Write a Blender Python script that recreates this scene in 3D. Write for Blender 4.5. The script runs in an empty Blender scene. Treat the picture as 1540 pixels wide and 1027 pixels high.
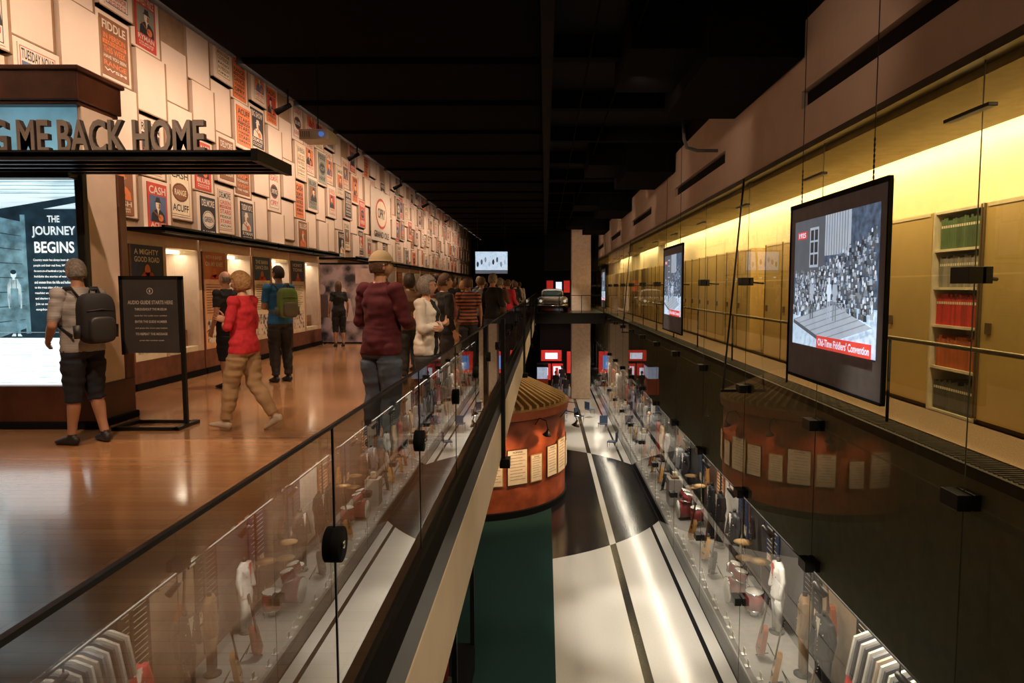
import bpy, math, random
import numpy as np
from mathutils import Vector, Matrix, noise
random.seed(11)
scene = bpy.context.scene
V = Vector
# ------------------------------------------------------------ materials
MC = {}
def mat(name, col, rough=.5, metal=0, var=.12, scale=6, e=0, ecol=None, bump=0, coat=0, spec=None):
    if name in MC: return MC[name]
    m = bpy.data.materials.new(name); m.use_nodes = True
    nt = m.node_tree; N = nt.nodes; L = nt.links
    b = N['Principled BSDF']
    tc = N.new('ShaderNodeTexCoord'); nz = N.new('ShaderNodeTexNoise')
    nz.inputs['Scale'].default_value = scale; nz.inputs['Detail'].default_value = 4
    L.new(tc.outputs['Object'], nz.inputs['Vector'])
    rp = N.new('ShaderNodeValToRGB')
    rp.color_ramp.elements[0].position = .3; rp.color_ramp.elements[1].position = .7
    rp.color_ramp.elements[0].color = (*[c*(1-var) for c in col], 1)
    rp.color_ramp.elements[1].color = (*[min(1, c*(1+var)) for c in col], 1)
    L.new(nz.outputs['Fac'], rp.inputs['Fac'])
    L.new(rp.outputs['Color'], b.inputs['Base Color'])
    b.inputs['Roughness'].default_value = rough; b.inputs['Metallic'].default_value = metal
    if spec is not None: b.inputs['Specular IOR Level'].default_value = spec
    if coat: b.inputs['Coat Weight'].default_value = coat
    if e:
        if ecol: b.inputs['Emission Color'].default_value = (*ecol, 1)
        else: L.new(rp.outputs['Color'], b.inputs['Emission Color'])
        b.inputs['Emission Strength'].default_value = e
    if bump:
        bp = N.new('ShaderNodeBump'); bp.inputs['Strength'].default_value = bump
        bp.inputs['Distance'].default_value = .02
        L.new(nz.outputs['Fac'], bp.inputs['Height']); L.new(bp.outputs['Normal'], b.inputs['Normal'])
    MC[name] = m
    return m

def glass_mat(name, tint, r0=.08, k=.92, pw=4.0):
    m = bpy.data.materials.new(name); m.use_nodes = True
    nt = m.node_tree; N = nt.nodes; L = nt.links; N.clear()
    o = N.new('ShaderNodeOutputMaterial'); mx = N.new('ShaderNodeMixShader')
    t = N.new('ShaderNodeBsdfTransparent'); g = N.new('ShaderNodeBsdfGlossy')
    g.inputs['Roughness'].default_value = 0.0
    t.inputs['Color'].default_value = (*tint, 1)
    lw = N.new('ShaderNodeLayerWeight'); lw.inputs['Blend'].default_value = .5
    p = N.new('ShaderNodeMath'); p.operation = 'POWER'; p.inputs[1].default_value = pw
    ma = N.new('ShaderNodeMath'); ma.operation = 'MULTIPLY_ADD'; ma.use_clamp = True
    ma.inputs[1].default_value = k; ma.inputs[2].default_value = r0
    L.new(lw.outputs['Facing'], p.inputs[0]); L.new(p.outputs[0], ma.inputs[0])
    L.new(ma.outputs[0], mx.inputs[0]); L.new(t.outputs[0], mx.inputs[1]); L.new(g.outputs[0], mx.inputs[2])
    L.new(mx.outputs[0], o.inputs[0])
    return m

def stripe_mat(name, c1, c2, freq, axis='Z', rough=.8):
    m = bpy.data.materials.new(name); m.use_nodes = True
    nt = m.node_tree; N = nt.nodes; L = nt.links; b = N['Principled BSDF']
    tc = N.new('ShaderNodeTexCoord'); w = N.new('ShaderNodeTexWave')
    w.bands_direction = axis; w.inputs['Scale'].default_value = freq; w.inputs['Distortion'].default_value = .6
    w.inputs['Detail'].default_value = 1
    L.new(tc.outputs['Object'], w.inputs['Vector'])
    rp = N.new('ShaderNodeValToRGB'); rp.color_ramp.interpolation = 'CONSTANT'
    rp.color_ramp.elements[0].color = (*c1, 1); rp.color_ramp.elements[1].color = (*c2, 1)
    rp.color_ramp.elements[1].position = .5
    L.new(w.outputs['Fac'], rp.inputs['Fac']); L.new(rp.outputs['Color'], b.inputs['Base Color'])
    b.inputs['Roughness'].default_value = rough
    return m

def photo_mat(name, scale, dark, light, e, p0=.42, p1=.6, detail=6, stretch=(1, 1, 1)):
    m = bpy.data.materials.new(name); m.use_nodes = True
    nt = m.node_tree; N = nt.nodes; L = nt.links; b = N['Principled BSDF']
    tc = N.new('ShaderNodeTexCoord'); mp = N.new('ShaderNodeMapping'); mp.inputs['Scale'].default_value = stretch
    nz = N.new('ShaderNodeTexNoise'); nz.inputs['Scale'].default_value = scale; nz.inputs['Detail'].default_value = detail
    vo = N.new('ShaderNodeTexVoronoi'); vo.inputs['Scale'].default_value = scale*1.3
    ad = N.new('ShaderNodeMath'); ad.operation = 'MULTIPLY_ADD'; ad.inputs[1].default_value = .35
    L.new(tc.outputs['Object'], mp.inputs[0]); L.new(mp.outputs[0], nz.inputs['Vector']); L.new(mp.outputs[0], vo.inputs['Vector'])
    L.new(vo.outputs['Distance'], ad.inputs[0]); L.new(nz.outputs['Fac'], ad.inputs[2])
    rp = N.new('ShaderNodeValToRGB')
    rp.color_ramp.elements[0].position = p0+.1; rp.color_ramp.elements[1].position = p1+.1
    rp.color_ramp.elements[0].color = (*dark, 1); rp.color_ramp.elements[1].color = (*light, 1)
    L.new(ad.outputs[0], rp.inputs['Fac']); L.new(rp.outputs['Color'], b.inputs['Base Color'])
    if e:
        L.new(rp.outputs['Color'], b.inputs['Emission Color']); b.inputs['Emission Strength'].default_value = e
    b.inputs['Roughness'].default_value = .5
    return m

# ------------------------------------------------------------ geometry
def tube_geo(pts, radii, n=10, ref=None):
    pts = [V(p) for p in pts]; vs = []; fs = []
    k = len(pts)
    for i, p in enumerate(pts):
        t = (pts[min(i+1, k-1)]-pts[max(i-1, 0)]).normalized()
        r = V(ref) if ref is not None else (V((0, 0, 1)) if abs((pts[-1]-pts[0]).normalized().z) < .8 else V((0, 1, 0)))
        s = t.cross(r)
        if s.length < 1e-4: s = t.cross(V((1, 0, 0)))
        s.normalize(); o = s.cross(t)
        ra = radii[i]
        a, b = ra if isinstance(ra, (tuple, list)) else (ra, ra)
        for j in range(n):
            an = 2*math.pi*j/n
            vs.append(p+s*(a*math.cos(an))+o*(b*math.sin(an)))
    for i in range(k-1):
        for j in range(n):
            j2 = (j+1) % n
            fs.append((i*n+j, (i+1)*n+j, (i+1)*n+j2, i*n+j2))
    fs.append(tuple(range(n))); fs.append(tuple(range((k-1)*n, k*n))[::-1])
    return vs, fs

def ell_geo(c, r, nu=12, nv=8, pw=1.0):
    c = V(c); vs = []; fs = []
    sp = lambda x: math.copysign(abs(x)**pw, x)
    for i in range(1, nv):
        ph = math.pi*i/nv-math.pi/2
        for j in range(nu):
            th = 2*math.pi*j/nu
            vs.append(c+V((r[0]*sp(math.cos(ph))*sp(math.cos(th)), r[1]*sp(math.cos(ph))*sp(math.sin(th)), r[2]*sp(math.sin(ph)))))
    b = len(vs); vs.append(c-V((0, 0, r[2]))); vs.append(c+V((0, 0, r[2])))
    for i in range(nv-2):
        for j in range(nu):
            j2 = (j+1) % nu
            fs.append((i*nu+j, i*nu+j2, (i+1)*nu+j2, (i+1)*nu+j))
    for j in range(nu):
        j2 = (j+1) % nu
        fs.append((b, j2, j)); fs.append((b+1, (nv-2)*nu+j, (nv-2)*nu+j2))
    return vs, fs

TXT = {}
def text_geo(s, ext=0, bold=.02):
    key = (s, ext)
    if key in TXT: return TXT[key]
    cu = bpy.data.curves.new('t', 'FONT'); cu.body = s; cu.extrude = ext; cu.offset = bold; cu.resolution_u = 3
    ob = bpy.data.objects.new('t', cu); scene.collection.objects.link(ob)
    dg = bpy.context.evaluated_depsgraph_get(); dg.update()
    me = bpy.data.meshes.new_from_object(ob.evaluated_get(dg))
    vs = [v.co.copy() for v in me.vertices]; fs = [tuple(p.vertices) for p in me.polygons]
    bpy.data.objects.remove(ob); bpy.data.curves.remove(cu); bpy.data.meshes.remove(me)
    if vs:
        x0 = min(v.x for v in vs); x1 = max(v.x for v in vs); y0 = min(v.y for v in vs); y1 = max(v.y for v in vs)
        for v in vs: v.x = (v.x-x0)/(x1-x0); v.y = (v.y-y0)/(y1-y0)
    TXT[key] = (vs, fs)
    return TXT[key]

def FR(o, facing):
    d = {'px': ((0, 1, 0), (0, 0, 1), (1, 0, 0)), 'nx': ((0, -1, 0), (0, 0, 1), (-1, 0, 0)), 'ny': ((1, 0, 0), (0, 0, 1), (0, -1, 0))}[facing]
    m = Matrix.Identity(4)
    for c in range(3):
        for r in range(3): m[r][c] = d[c][r]
    for r in range(3): m[r][3] = o[r]
    return m

class B:
    def __init__(s): s.v = []; s.f = []; s.m = []; s.sm = []; s.mats = []
    def mi(s, m):
        if m not in s.mats: s.mats.append(m)
        return s.mats.index(m)
    def add(s, geo, m, M=None, smooth=False):
        vs, fs = geo; o = len(s.v); k = s.mi(m)
        s.v += [(M @ V(v)) if M is not None else V(v) for v in vs]
        s.f += [tuple(i+o for i in f) for f in fs]
        s.m += [k]*len(fs); s.sm += [smooth]*len(fs)
    def box(s, x0, x1, y0, y1, z0, z1, m, M=None):
        vs = [(x, y, z) for z in (z0, z1) for y in (y0, y1) for x in (x0, x1)]
        s.add((vs, [(0, 2, 3, 1), (4, 5, 7, 6), (0, 1, 5, 4), (2, 6, 7, 3), (0, 4, 6, 2), (1, 3, 7, 5)]), m, M)
    def tube(s, pts, r, m, n=10, M=None, ref=None, smooth=True):
        if not isinstance(r, (list,)): r = [r]*len(pts)
        s.add(tube_geo(pts, r, n, ref), m, M, smooth)
    def ell(s, c, r, m, M=None, nu=12, nv=8, pw=1.0): s.add(ell_geo(c, r, nu, nv, pw), m, M, True)
    def rect(s, u0, v0, u1, v1, m, n=0, M=None):
        s.add(([(u0, v0, n), (u1, v0, n), (u1, v1, n), (u0, v1, n)], [(0, 1, 2, 3)]), m, M)
    def disc(s, cu, cv, ru, rv, m, n=0, M=None, k=16):
        s.add(([(cu+ru*math.cos(2*math.pi*i/k), cv+rv*math.sin(2*math.pi*i/k), n) for i in range(k)], [tuple(range(k))]), m, M)
    def poly(s, pts, m, n=0, M=None): s.add(([(a, b, n) for a, b in pts], [tuple(range(len(pts)))]), m, M)
    def text(s, t, u0, v0, u1, v1, m, n=0, M=None, ext=0, depth=0):
        vs, fs = text_geo(t, ext)
        vs2 = [(u0+v.x*(u1-u0), v0+v.y*(v1-v0), n+(depth if v.z > 0 else 0)) for v in vs]
        s.add((vs2, fs), m, M)
    def build(s, name, parent=None, bevel=0):
        a = np.array([tuple(v) for v in s.v]); c = (a.min(0)+a.max(0))/2; c[2] = a[:, 2].min(); c = V(c)
        me = bpy.data.meshes.new(name); me.from_pydata([tuple(v-c) for v in s.v], [], s.f)
        for m in s.mats: me.materials.append(m)
        me.polygons.foreach_set('material_index', s.m); me.polygons.foreach_set('use_smooth', s.sm)
        me.update()
        ob = bpy.data.objects.new(name, me); ob.location = c; scene.collection.objects.link(ob)
        if bevel:
            md = ob.modifiers.new('b', 'BEVEL'); md.width = bevel; md.segments = 2; md.limit_method = 'ANGLE'
        if parent: ob.parent = parent; ob.matrix_parent_inverse = Matrix.Translation(-parent.location)
        return ob
def inst(ob, name, loc, rz=0, s=1):
    o = ob.copy(); o.name = name; o.location = loc; o.rotation_euler = (0, 0, rz); o.scale = (s, s, s)
    scene.collection.objects.link(o); return o

black = mat('black_paint', (.005, .005, .006), .8, spec=.15)
blackm = mat('black_metal', (.010, .010, .011), .4, .3)
white = mat('white_paint', (.75, .73, .7), .5, var=.04)
cream = mat('cream_paper', (.8, .7, .52), .7, var=.08)
brown = mat('dark_brown_wood', (.075, .026, .014), .35, scale=3, var=.4)
beige = mat('beige_plaster', (.50, .39, .30), .8, var=.05, scale=2)
gold = mat('gold_trim', (.45, .27, .11), .4, var=.2)
chrome = mat('chrome', (.7, .7, .72), .15, 1)
ink = mat('ink', (.015, .015, .02), .6)
red = mat('poster_red', (.55, .05, .03), .6)
orange = mat('poster_orange', (.72, .20, .06), .6)
navy = mat('navy_panel', (.01, .03, .09), .5)
grey = mat('grey', (.15, .15, .16), .6)
postW = mat('poster_white', (.70, .63, .54), .7, var=.05)
brownp = mat('poster_brown', (.25, .1, .04), .6)
bluep = mat('poster_blue', (.08, .14, .28), .6)
tealp = mat('poster_grey_green', (.25, .27, .22), .6)

# ------------------------------------------------------------ floor materials
def wood_floor():
    m = bpy.data.materials.new('maple_floor'); m.use_nodes = True
    nt = m.node_tree; N = nt.nodes; L = nt.links; b = N['Principled BSDF']
    g = N.new('ShaderNodeNewGeometry'); mp = N.new('ShaderNodeMapping')
    br = N.new('ShaderNodeTexBrick'); br.inputs['Scale'].default_value = 1
    br.inputs['Brick Width'].default_value = 1.6; br.inputs['Row Height'].default_value = .09
    br.inputs['Mortar Size'].default_value = .0012
    br.inputs['Color1'].default_value = (.52, .28, .13, 1); br.inputs['Color2'].default_value = (.44, .22, .095, 1)
    br.inputs['Mortar'].default_value = (.24, .11, .045, 1)
    nz = N.new('ShaderNodeTexNoise'); nz.inputs['Scale'].default_value = 3; nz.inputs['Detail'].default_value = 8
    mp2 = N.new('ShaderNodeMapping'); mp2.inputs['Scale'].default_value = (1, 12, 1)
    mx = N.new('ShaderNodeMixRGB'); mx.blend_type = 'MULTIPLY'; mx.inputs[0].default_value = .25
    L.new(g.outputs['Position'], mp.inputs[0]); L.new(mp.outputs[0], br.inputs['Vector'])
    L.new(g.outputs['Position'], mp2.inputs[0]); L.new(mp2.outputs[0], nz.inputs['Vector'])
    L.new(br.outputs['Color'], mx.inputs[1]); L.new(nz.outputs['Color'], mx.inputs[2])
    L.new(mx.outputs[0], b.inputs['Base Color'])
    b.inputs['Roughness'].default_value = .22; b.inputs['Coat Weight'].default_value = .6; b.inputs['Coat Roughness'].default_value = .10
    bp = N.new('ShaderNodeBump'); bp.inputs['Strength'].default_value = .25; bp.inputs['Distance'].default_value = .004
    n2 = N.new('ShaderNodeTexNoise'); n2.inputs['Scale'].default_value = 2.5
    mp3 = N.new('ShaderNodeMapping'); mp3.inputs['Scale'].default_value = (1, 9, 1)
    L.new(g.outputs['Position'], mp3.inputs[0]); L.new(mp3.outputs[0], n2.inputs['Vector'])
    L.new(n2.outputs['Fac'], bp.inputs['Height']); L.new(bp.outputs[0], b.inputs['Normal'])
    return m
def inlay_floor():
    m = bpy.data.materials.new('inlaid_terrazzo'); m.use_nodes = True
    nt = m.node_tree; N = nt.nodes; L = nt.links; b = N['Principled BSDF']
    g = N.new('ShaderNodeNewGeometry'); sp = N.new('ShaderNodeSeparateXYZ'); L.new(g.outputs['Position'], sp.inputs[0])
    def M(op, a, c=None, d=None):
        n = N.new('ShaderNodeMath'); n.operation = op
        for i, q in enumerate((a, c, d)):
            if q is None: continue
            if isinstance(q, (int, float)): n.inputs[i].default_value = q
            else: L.new(q, n.inputs[i])
        return n.outputs[0]
    X, Y = sp.outputs[0], sp.outputs[1]
    st = M('LESS_THAN', M('ABSOLUTE', M('SUBTRACT', X, 1.93)), .09)
    ed = M('LESS_THAN', M('ABSOLUTE', M('SUBTRACT', X, 3.25)), .05)
    dx = M('SUBTRACT', X, -2.5); dy = M('SUBTRACT', Y, 24.3)
    d = M('SQRT', M('ADD', M('MULTIPLY', dx, dx), M('MULTIPLY', dy, dy)))
    di = M('LESS_THAN', d, 6.95)
    x = M('ABSOLUTE', M('SUBTRACT', st, di)); x = M('MAXIMUM', x, ed)
    nz = N.new('ShaderNodeTexNoise'); nz.inputs['Scale'].default_value = 40; L.new(g.outputs['Position'], nz.inputs['Vector'])
    rp = N.new('ShaderNodeValToRGB'); rp.color_ramp.elements[0].color = (.54, .51, .46, 1); rp.color_ramp.elements[1].color = (.70, .67, .62, 1)
    L.new(nz.outputs['Fac'], rp.inputs[0])
    mx = N.new('ShaderNodeMixRGB'); L.new(x, mx.inputs[0]); L.new(rp.outputs[0], mx.inputs[1]); mx.inputs[2].default_value = (.010, .010, .012, 1)
    L.new(mx.outputs[0], b.inputs['Base Color']); b.inputs['Roughness'].default_value = .16
    return m
woodf = wood_floor(); inlay = inlay_floor()
carpet = mat('green_carpet', (.014, .040, .037), .95, scale=120, var=.4, spec=.1)
carpet2 = mat('tan_carpet', (.34, .23, .14), .95, scale=90, var=.3)
ZL = -5.8
YE = 62
def one(name, m, *a, bevel=0):
    b = B(); b.box(*a, m); return b.build(name, bevel=bevel)
# ------------------------------------------------------------ shell
one('floor', woodf, -6.7, -.70, 0, YE, -.16, 0)
one('floor_lower_aisle', inlay, .2, 3.56, 0, YE, ZL-.2, ZL)
one('floor_lower_carpet', carpet, -6.7, .2, 0, YE, ZL-.2, ZL)
one('floor_archive_hall', carpet2, 3.95, 4.72, 0, YE, -.12, 0)
one('floor_entry_bridge', woodf, -.70, 3.5, -3, -.35, -.2, 0)
one('floor_far_bridge', mat('dark_floor', (.03, .02, .015), .3), -.70, 3.5, 40, 52, -.6, 0)
one('ceiling', black, -6.8, 5.6, -3, YE, 6.7, 6.9)
one('wall_end', mat('dark_wall', (.015, .012, .012), .8), -6.8, 5.6, YE, YE+.2, ZL, 6.7)
one('wall_rear', mat('dark_wall', (.015, .012, .012), .8), -6.8, 5.6, -3.2, -3, ZL, 6.7)
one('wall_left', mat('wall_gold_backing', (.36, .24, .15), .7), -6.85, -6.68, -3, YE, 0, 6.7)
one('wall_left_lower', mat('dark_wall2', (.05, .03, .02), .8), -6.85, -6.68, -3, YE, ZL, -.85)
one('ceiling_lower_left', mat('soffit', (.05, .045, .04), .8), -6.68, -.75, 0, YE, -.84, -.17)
fasc = mat('fascia_cream', (.72, .61, .48), .6, var=.05, scale=2)
b = B(); b.box(-.745, -.60, .1, YE, -.82, -.2, fasc); b.build('trim_balcony_fascia', bevel=.01)
b = B(); b.box(-.70, -.605, .1, YE, -.20, .0, blackm); b.box(-.705, -.675, .1, YE, 0, .05, blackm); b.build('trim_balcony_channel')
# right upper wall with slots
b = B()
slots = [(-3.4, .8), (4.4, 9.6), (13.6, 18.8), (22.9, 28.1), (32.2, 37.4), (41.5, 46)]
b.box(3.52, 3.8, -3, YE, 3.42, 3.93, beige); b.box(3.52, 3.8, -3, YE, 4.17, 5.1, beige)
y = -3
for a, c in slots:
    if a > y: b.box(3.52, 3.8, y, a, 3.93, 4.17, beige)
    y = c
b.box(3.52, 3.8, y, YE, 3.93, 4.17, beige)
b.box(3.6, 3.8, -3, YE, 3.94, 4.16, black)
b.build('wall_right')
one('wall_right_upper', black, 3.56, 3.8, -3, YE, 5.1, 6.7)
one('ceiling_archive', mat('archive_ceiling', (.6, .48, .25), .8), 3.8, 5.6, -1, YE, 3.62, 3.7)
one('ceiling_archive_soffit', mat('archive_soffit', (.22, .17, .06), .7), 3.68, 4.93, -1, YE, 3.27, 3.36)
one('trim_glass_head', mat('bronze_frame', (.06, .05, .025), .4, .5), 3.5, 3.66, -1, YE, 3.34, 3.42)
# archive
yel = mat('archive_yellow_panel', (.60, .41, .13), .45, var=.06, scale=2)
yel2 = mat('archive_yellow_wall', (.80, .66, .38), .7, var=.04)
dyel = mat('archive_joint', (.12, .07, .02), .6)
one('wall_archive', yel2, 5.26, 5.4, -1, YE, -.1, 3.62)
b = B(); y = -1.0
gap = (7.45, 8.4)
edges = []
while y < YE-.5:
    w = 1.05
    if y < gap[0] and y+w > gap[0]: w = gap[0]-y
    if abs(y-gap[0]) < 1e-6: y = gap[1]; continue
    edges.append((y, min(w, YE-y-.01))); y += w
for k, (yy, w) in enumerate(edges):
    if k % 9 == 6 and yy > 12: continue
    b.box(4.72, 5.25, yy+.006, yy+w-.006, .06, 2.4, yel)
    b.box(4.70, 4.72, yy+w*.82, yy+w*.9, 1.0, 1.12, dyel)
    b.box(4.705, 4.72, yy+w-.012, yy+w+.012, .06, 2.4, dyel)
    b.box(4.71, 4.72, yy+.05, yy+w-.05, 2.36, 2.40, yel2)
b.box(4.76, 5.25, -1, gap[0], 0, .06, dyel); b.box(4.76, 5.25, gap[1], YE-.05, 0, .06, dyel)
b.build('archive_cabinets')
b = B(); shw = mat('shelf_cream', (.78, .68, .48), .5)
b.box(4.73, 5.2, gap[0], gap[0]+.03, 0, 2.42, shw); b.box(4.73, 5.2, gap[1]-.03, gap[1], 0, 2.42, shw); b.box(5.17, 5.2, gap[0], gap[1], 0, 2.42, shw)
for z in (0.03, .55, 1.05, 1.5, 1.95, 2.4): b.box(4.74, 5.2, gap[0], gap[1], z-.03, z, shw)
bs = b.build('bookshelf')
b = B()
cols = {.03: (.08, .08, .06), .55: (.6, .14, .03), 1.05: (.62, .04, .03), 1.5: (.28, .25, .2), 1.95: (.08, .14, .05)}
for z, c in cols.items():
    yy = gap[0]+.04
    while yy < gap[1]-.09:
        w = random.uniform(.035, .05)
        j = random.uniform(.75, 1.2)
        b.box(4.78, 5.1, yy, yy+w-.004, z, z+random.uniform(.33, .38), mat('book_%d_%d' % (z*100, int(j*6)), tuple(q*j for q in c), .6))
        b.box(4.777, 4.78, yy+.006, yy+w-.01, z+.25, z+.28, cream)
        yy += w
b.build('bound_volumes')
b = B(); b.tube([(3.85, -1, .94), (3.85, YE, .94)], .022, mat('rail_bronze', (.25, .2, .12), .3, .8), 8)
for y in np.arange(1.2, YE, 3.2): b.tube([(3.85, y, -.1), (3.85, y, .94)], .018, blackm, 8)
b.build('archive_handrail')
b = B(); gr = mat('floor_grille', (.05, .04, .025), .6, .3)
b.box(3.62, 3.95, -1, YE, -.12, -.02, gr)
for y in np.arange(3, 30, .06): b.box(3.66, 3.94, y, y+.02, -.02, -.008, gr)
b.build('trim_floor_grille')
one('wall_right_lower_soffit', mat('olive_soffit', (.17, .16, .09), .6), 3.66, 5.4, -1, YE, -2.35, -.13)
gl_r = glass_mat('curtain_glass', (.88, .88, .80), .045, .80, 4.6)
gl_l = glass_mat('railing_glass', (.80, .82, .80), .14, .86, 2.3)
gl_c = glass_mat('case_glass', (.92, .94, .93), .06)
b = B()
ys = [-.7+3.2*i for i in range(0, 20)]
for i in range(len(ys)-1):
    a, c = ys[i]+.008, ys[i+1]-.008
    for z0, z1 in ((ZL+.02, -3.02), (-3.0, -.32), (-.30, 1.60), (1.615, 3.34)):
        b.add(([(3.57, a, z0), (3.57, c, z0), (3.57, c, z1), (3.57, a, z1)], [(0, 1, 2, 3)]), gl_r)
b.build('window_1')
b = B()
edge = mat('glass_edge', (.09, .10, .06), .2, var=.1)
for y in ys[1:]:
    b.box(3.565, 3.575, y-.006, y+.006, ZL, 3.34, edge)
    for z in (1.6, -.30, -2.2, -4.2):
        b.box(3.44, 3.56, y-.13, y+.13, z-.07, z+.07, blackm); b.box(3.58, 3.64, y-.13, y+.13, z-.07, z+.07, blackm)
        if z > -.2: b.tube([(3.5, y, z), (3.95, y+.3, z-.03)], .02, blackm, 6)
    b.box(3.42, 3.50, y-.30, y+.30, 2.9, 2.93, blackm)
b.build('glass_wall_brackets', bevel=.008)
b = B()
for y in (12.2, 28.2):
    b.tube([(3.50, y, 3.4), (3.20, y, -.35)], .018, blackm, 8); b.box(3.16, 3.56, y-.03, y+.03, -.38, -.33, blackm)
b.build('glass_wall_struts')

# left railing
b = B(); jy = [.65+1.515*i-1.5 for i in range(0, 40)]
for i in range(len(jy)-1):
    a, c = max(.1, jy[i]+.006), jy[i+1]-.006
    b.add(([(-.69, a, .05), (-.69, c, .05), (-.69, c, 1.05), (-.69, a, 1.05)], [(0, 1, 2, 3)]), gl_l)
ob = b.build('glass_railing')
b = B(); b.box(-.696, -.684, .1, 60, 1.048, 1.058, blackm)
for i, y in enumerate(jy[1:]):
    b.box(-.693, -.687, y-.004, y+.004, .05, 1.05, blackm)
    z = .66
    b.tube([(-.715, y, z), (-.665, y, z)], .058, black, 24); b.tube([(-.665, y, z), (-.658, y, z)], .014, chrome, 10)
b.build('railing_fittings')
b = B()
for y in (9.2, 18.5, 27.8, 37):
    b.box(-.60, -.545, y-.05, y+.05, -.86, 1.08, blackm); b.box(-.62, -.48, y-.10, y+.10, -.95, -.83, blackm)
b.build('railing_post')

# ------------------------------------------------------------ dark ceilings
b = B(); pan = mat('ceiling_panel', (.0022, .0020, .0020), .9, spec=.03)
y = 3.7
while y < 58:
    M = Matrix.Translation((0, y, 5.03)) @ Matrix.Rotation(math.radians(1.2), 4, 'X')
    b.box(-4.9, -.08, 0, 2.3, 0, .3, pan, M); y += 2.48
b.build('ceiling_baffles')
b = B(); db = mat('ceiling_beam', (.006, .0055, .005), .8, spec=.1)
b.box(-.06, .12, -2, YE, 4.95, 5.35, db)
b.build('ceiling_beam')
b = B(); dm = mat('duct_metal', (.003, .0028, .0028), .8, spec=.05)
y = 5
while y < 58:
    b.box(.12, 3.5, y, y+.25, 5.15, 5.5, dm); y += 3.1
for y in (6.9, 16.1, 25.4, 35.0):
    b.box(2.2, 3.5, y+2.6, y+6.0, 4.6, 5.5, dm); b.box(1.2, 2.2, y+3, y+5.2, 4.85, 5.5, dm)
for x in (.7, 1.3): b.tube([(x, -2, 5.12), (x, YE, 5.12)], .02, dm, 8)
b.build('ceiling_ducts', bevel=.05)
one('ceiling_void', black, .12, 3.56, -2, YE, 5.5, 5.6)
for (x, y, z) in ((2.55, 6.4, 4.75), (2.75, 13.9, 4.3)):
    b = B(); b.tube([(x, y, z+.5), (x+.02, y, z+.15), (x+.1, y+.1, z), (x+.35, y+.3, z-.02), (x+.8, y+.3, z-.02)], .035, mat('pipe_grey', (.12, .12, .12), .4), 8); b.build('ceiling_pipe')

# ------------------------------------------------------------ poster wall
b = B(); pw = mat('poster_panel_white', (.74, .62, .52), .75, var=.03, scale=2); pe = mat('panel_edge', (.30, .18, .09), .6)
posters = []
cw, rh = .87, 1.02
WORDS = ['OPRY', 'JAMBOREE', 'HANK', 'TONIGHT', 'DANCE', 'BARN', 'RADIO', 'ACUFF', 'GREEN', 'FIDDLE', 'RANGE', 'BIG SHOW', 'CASH', 'RYMAN', 'WSM', 'HAYRIDE', 'BLUES', 'STARS', 'IN PERSON', 'DELMORE', 'HAVE YOU SEEN', 'TUESDAY NOV 2', 'GOVERNOR', 'THIS WEEK', 'LOWEST PRICE']
for ci in range(0, 64):
    y0 = 4.3+ci*cw
    for ri in range(-1, 5):
        z0 = 2.3+ri*rh+(.28 if ci % 2 else 0)+(.12 if ci % 3 == 0 else 0)
        if z0+rh > 6.68 or z0 < 2.0: continue
        t = .05 if (ci+ri) % 2 else .12
        b.box(-6.68, -6.68+t, y0+.02, y0+cw-.02, z0+.02, z0+rh-.02, pw)
        b.box(-6.68, -6.679+t, y0+cw-.035, y0+cw+.015, z0+.02, z0+rh-.02, pe)
        b.box(-6.68, -6.679+t, y0+.02, y0+cw-.02, z0+.02, z0+.04, pe)
        if random.random() < .62:
            w = random.choice((.58, .62, .68)); h = random.uniform(.80, .92)
            posters.append((y0+cw/2-.01, z0+rh/2, w, h, -6.68+t))
b.build('poster_wall_panels')
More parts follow.
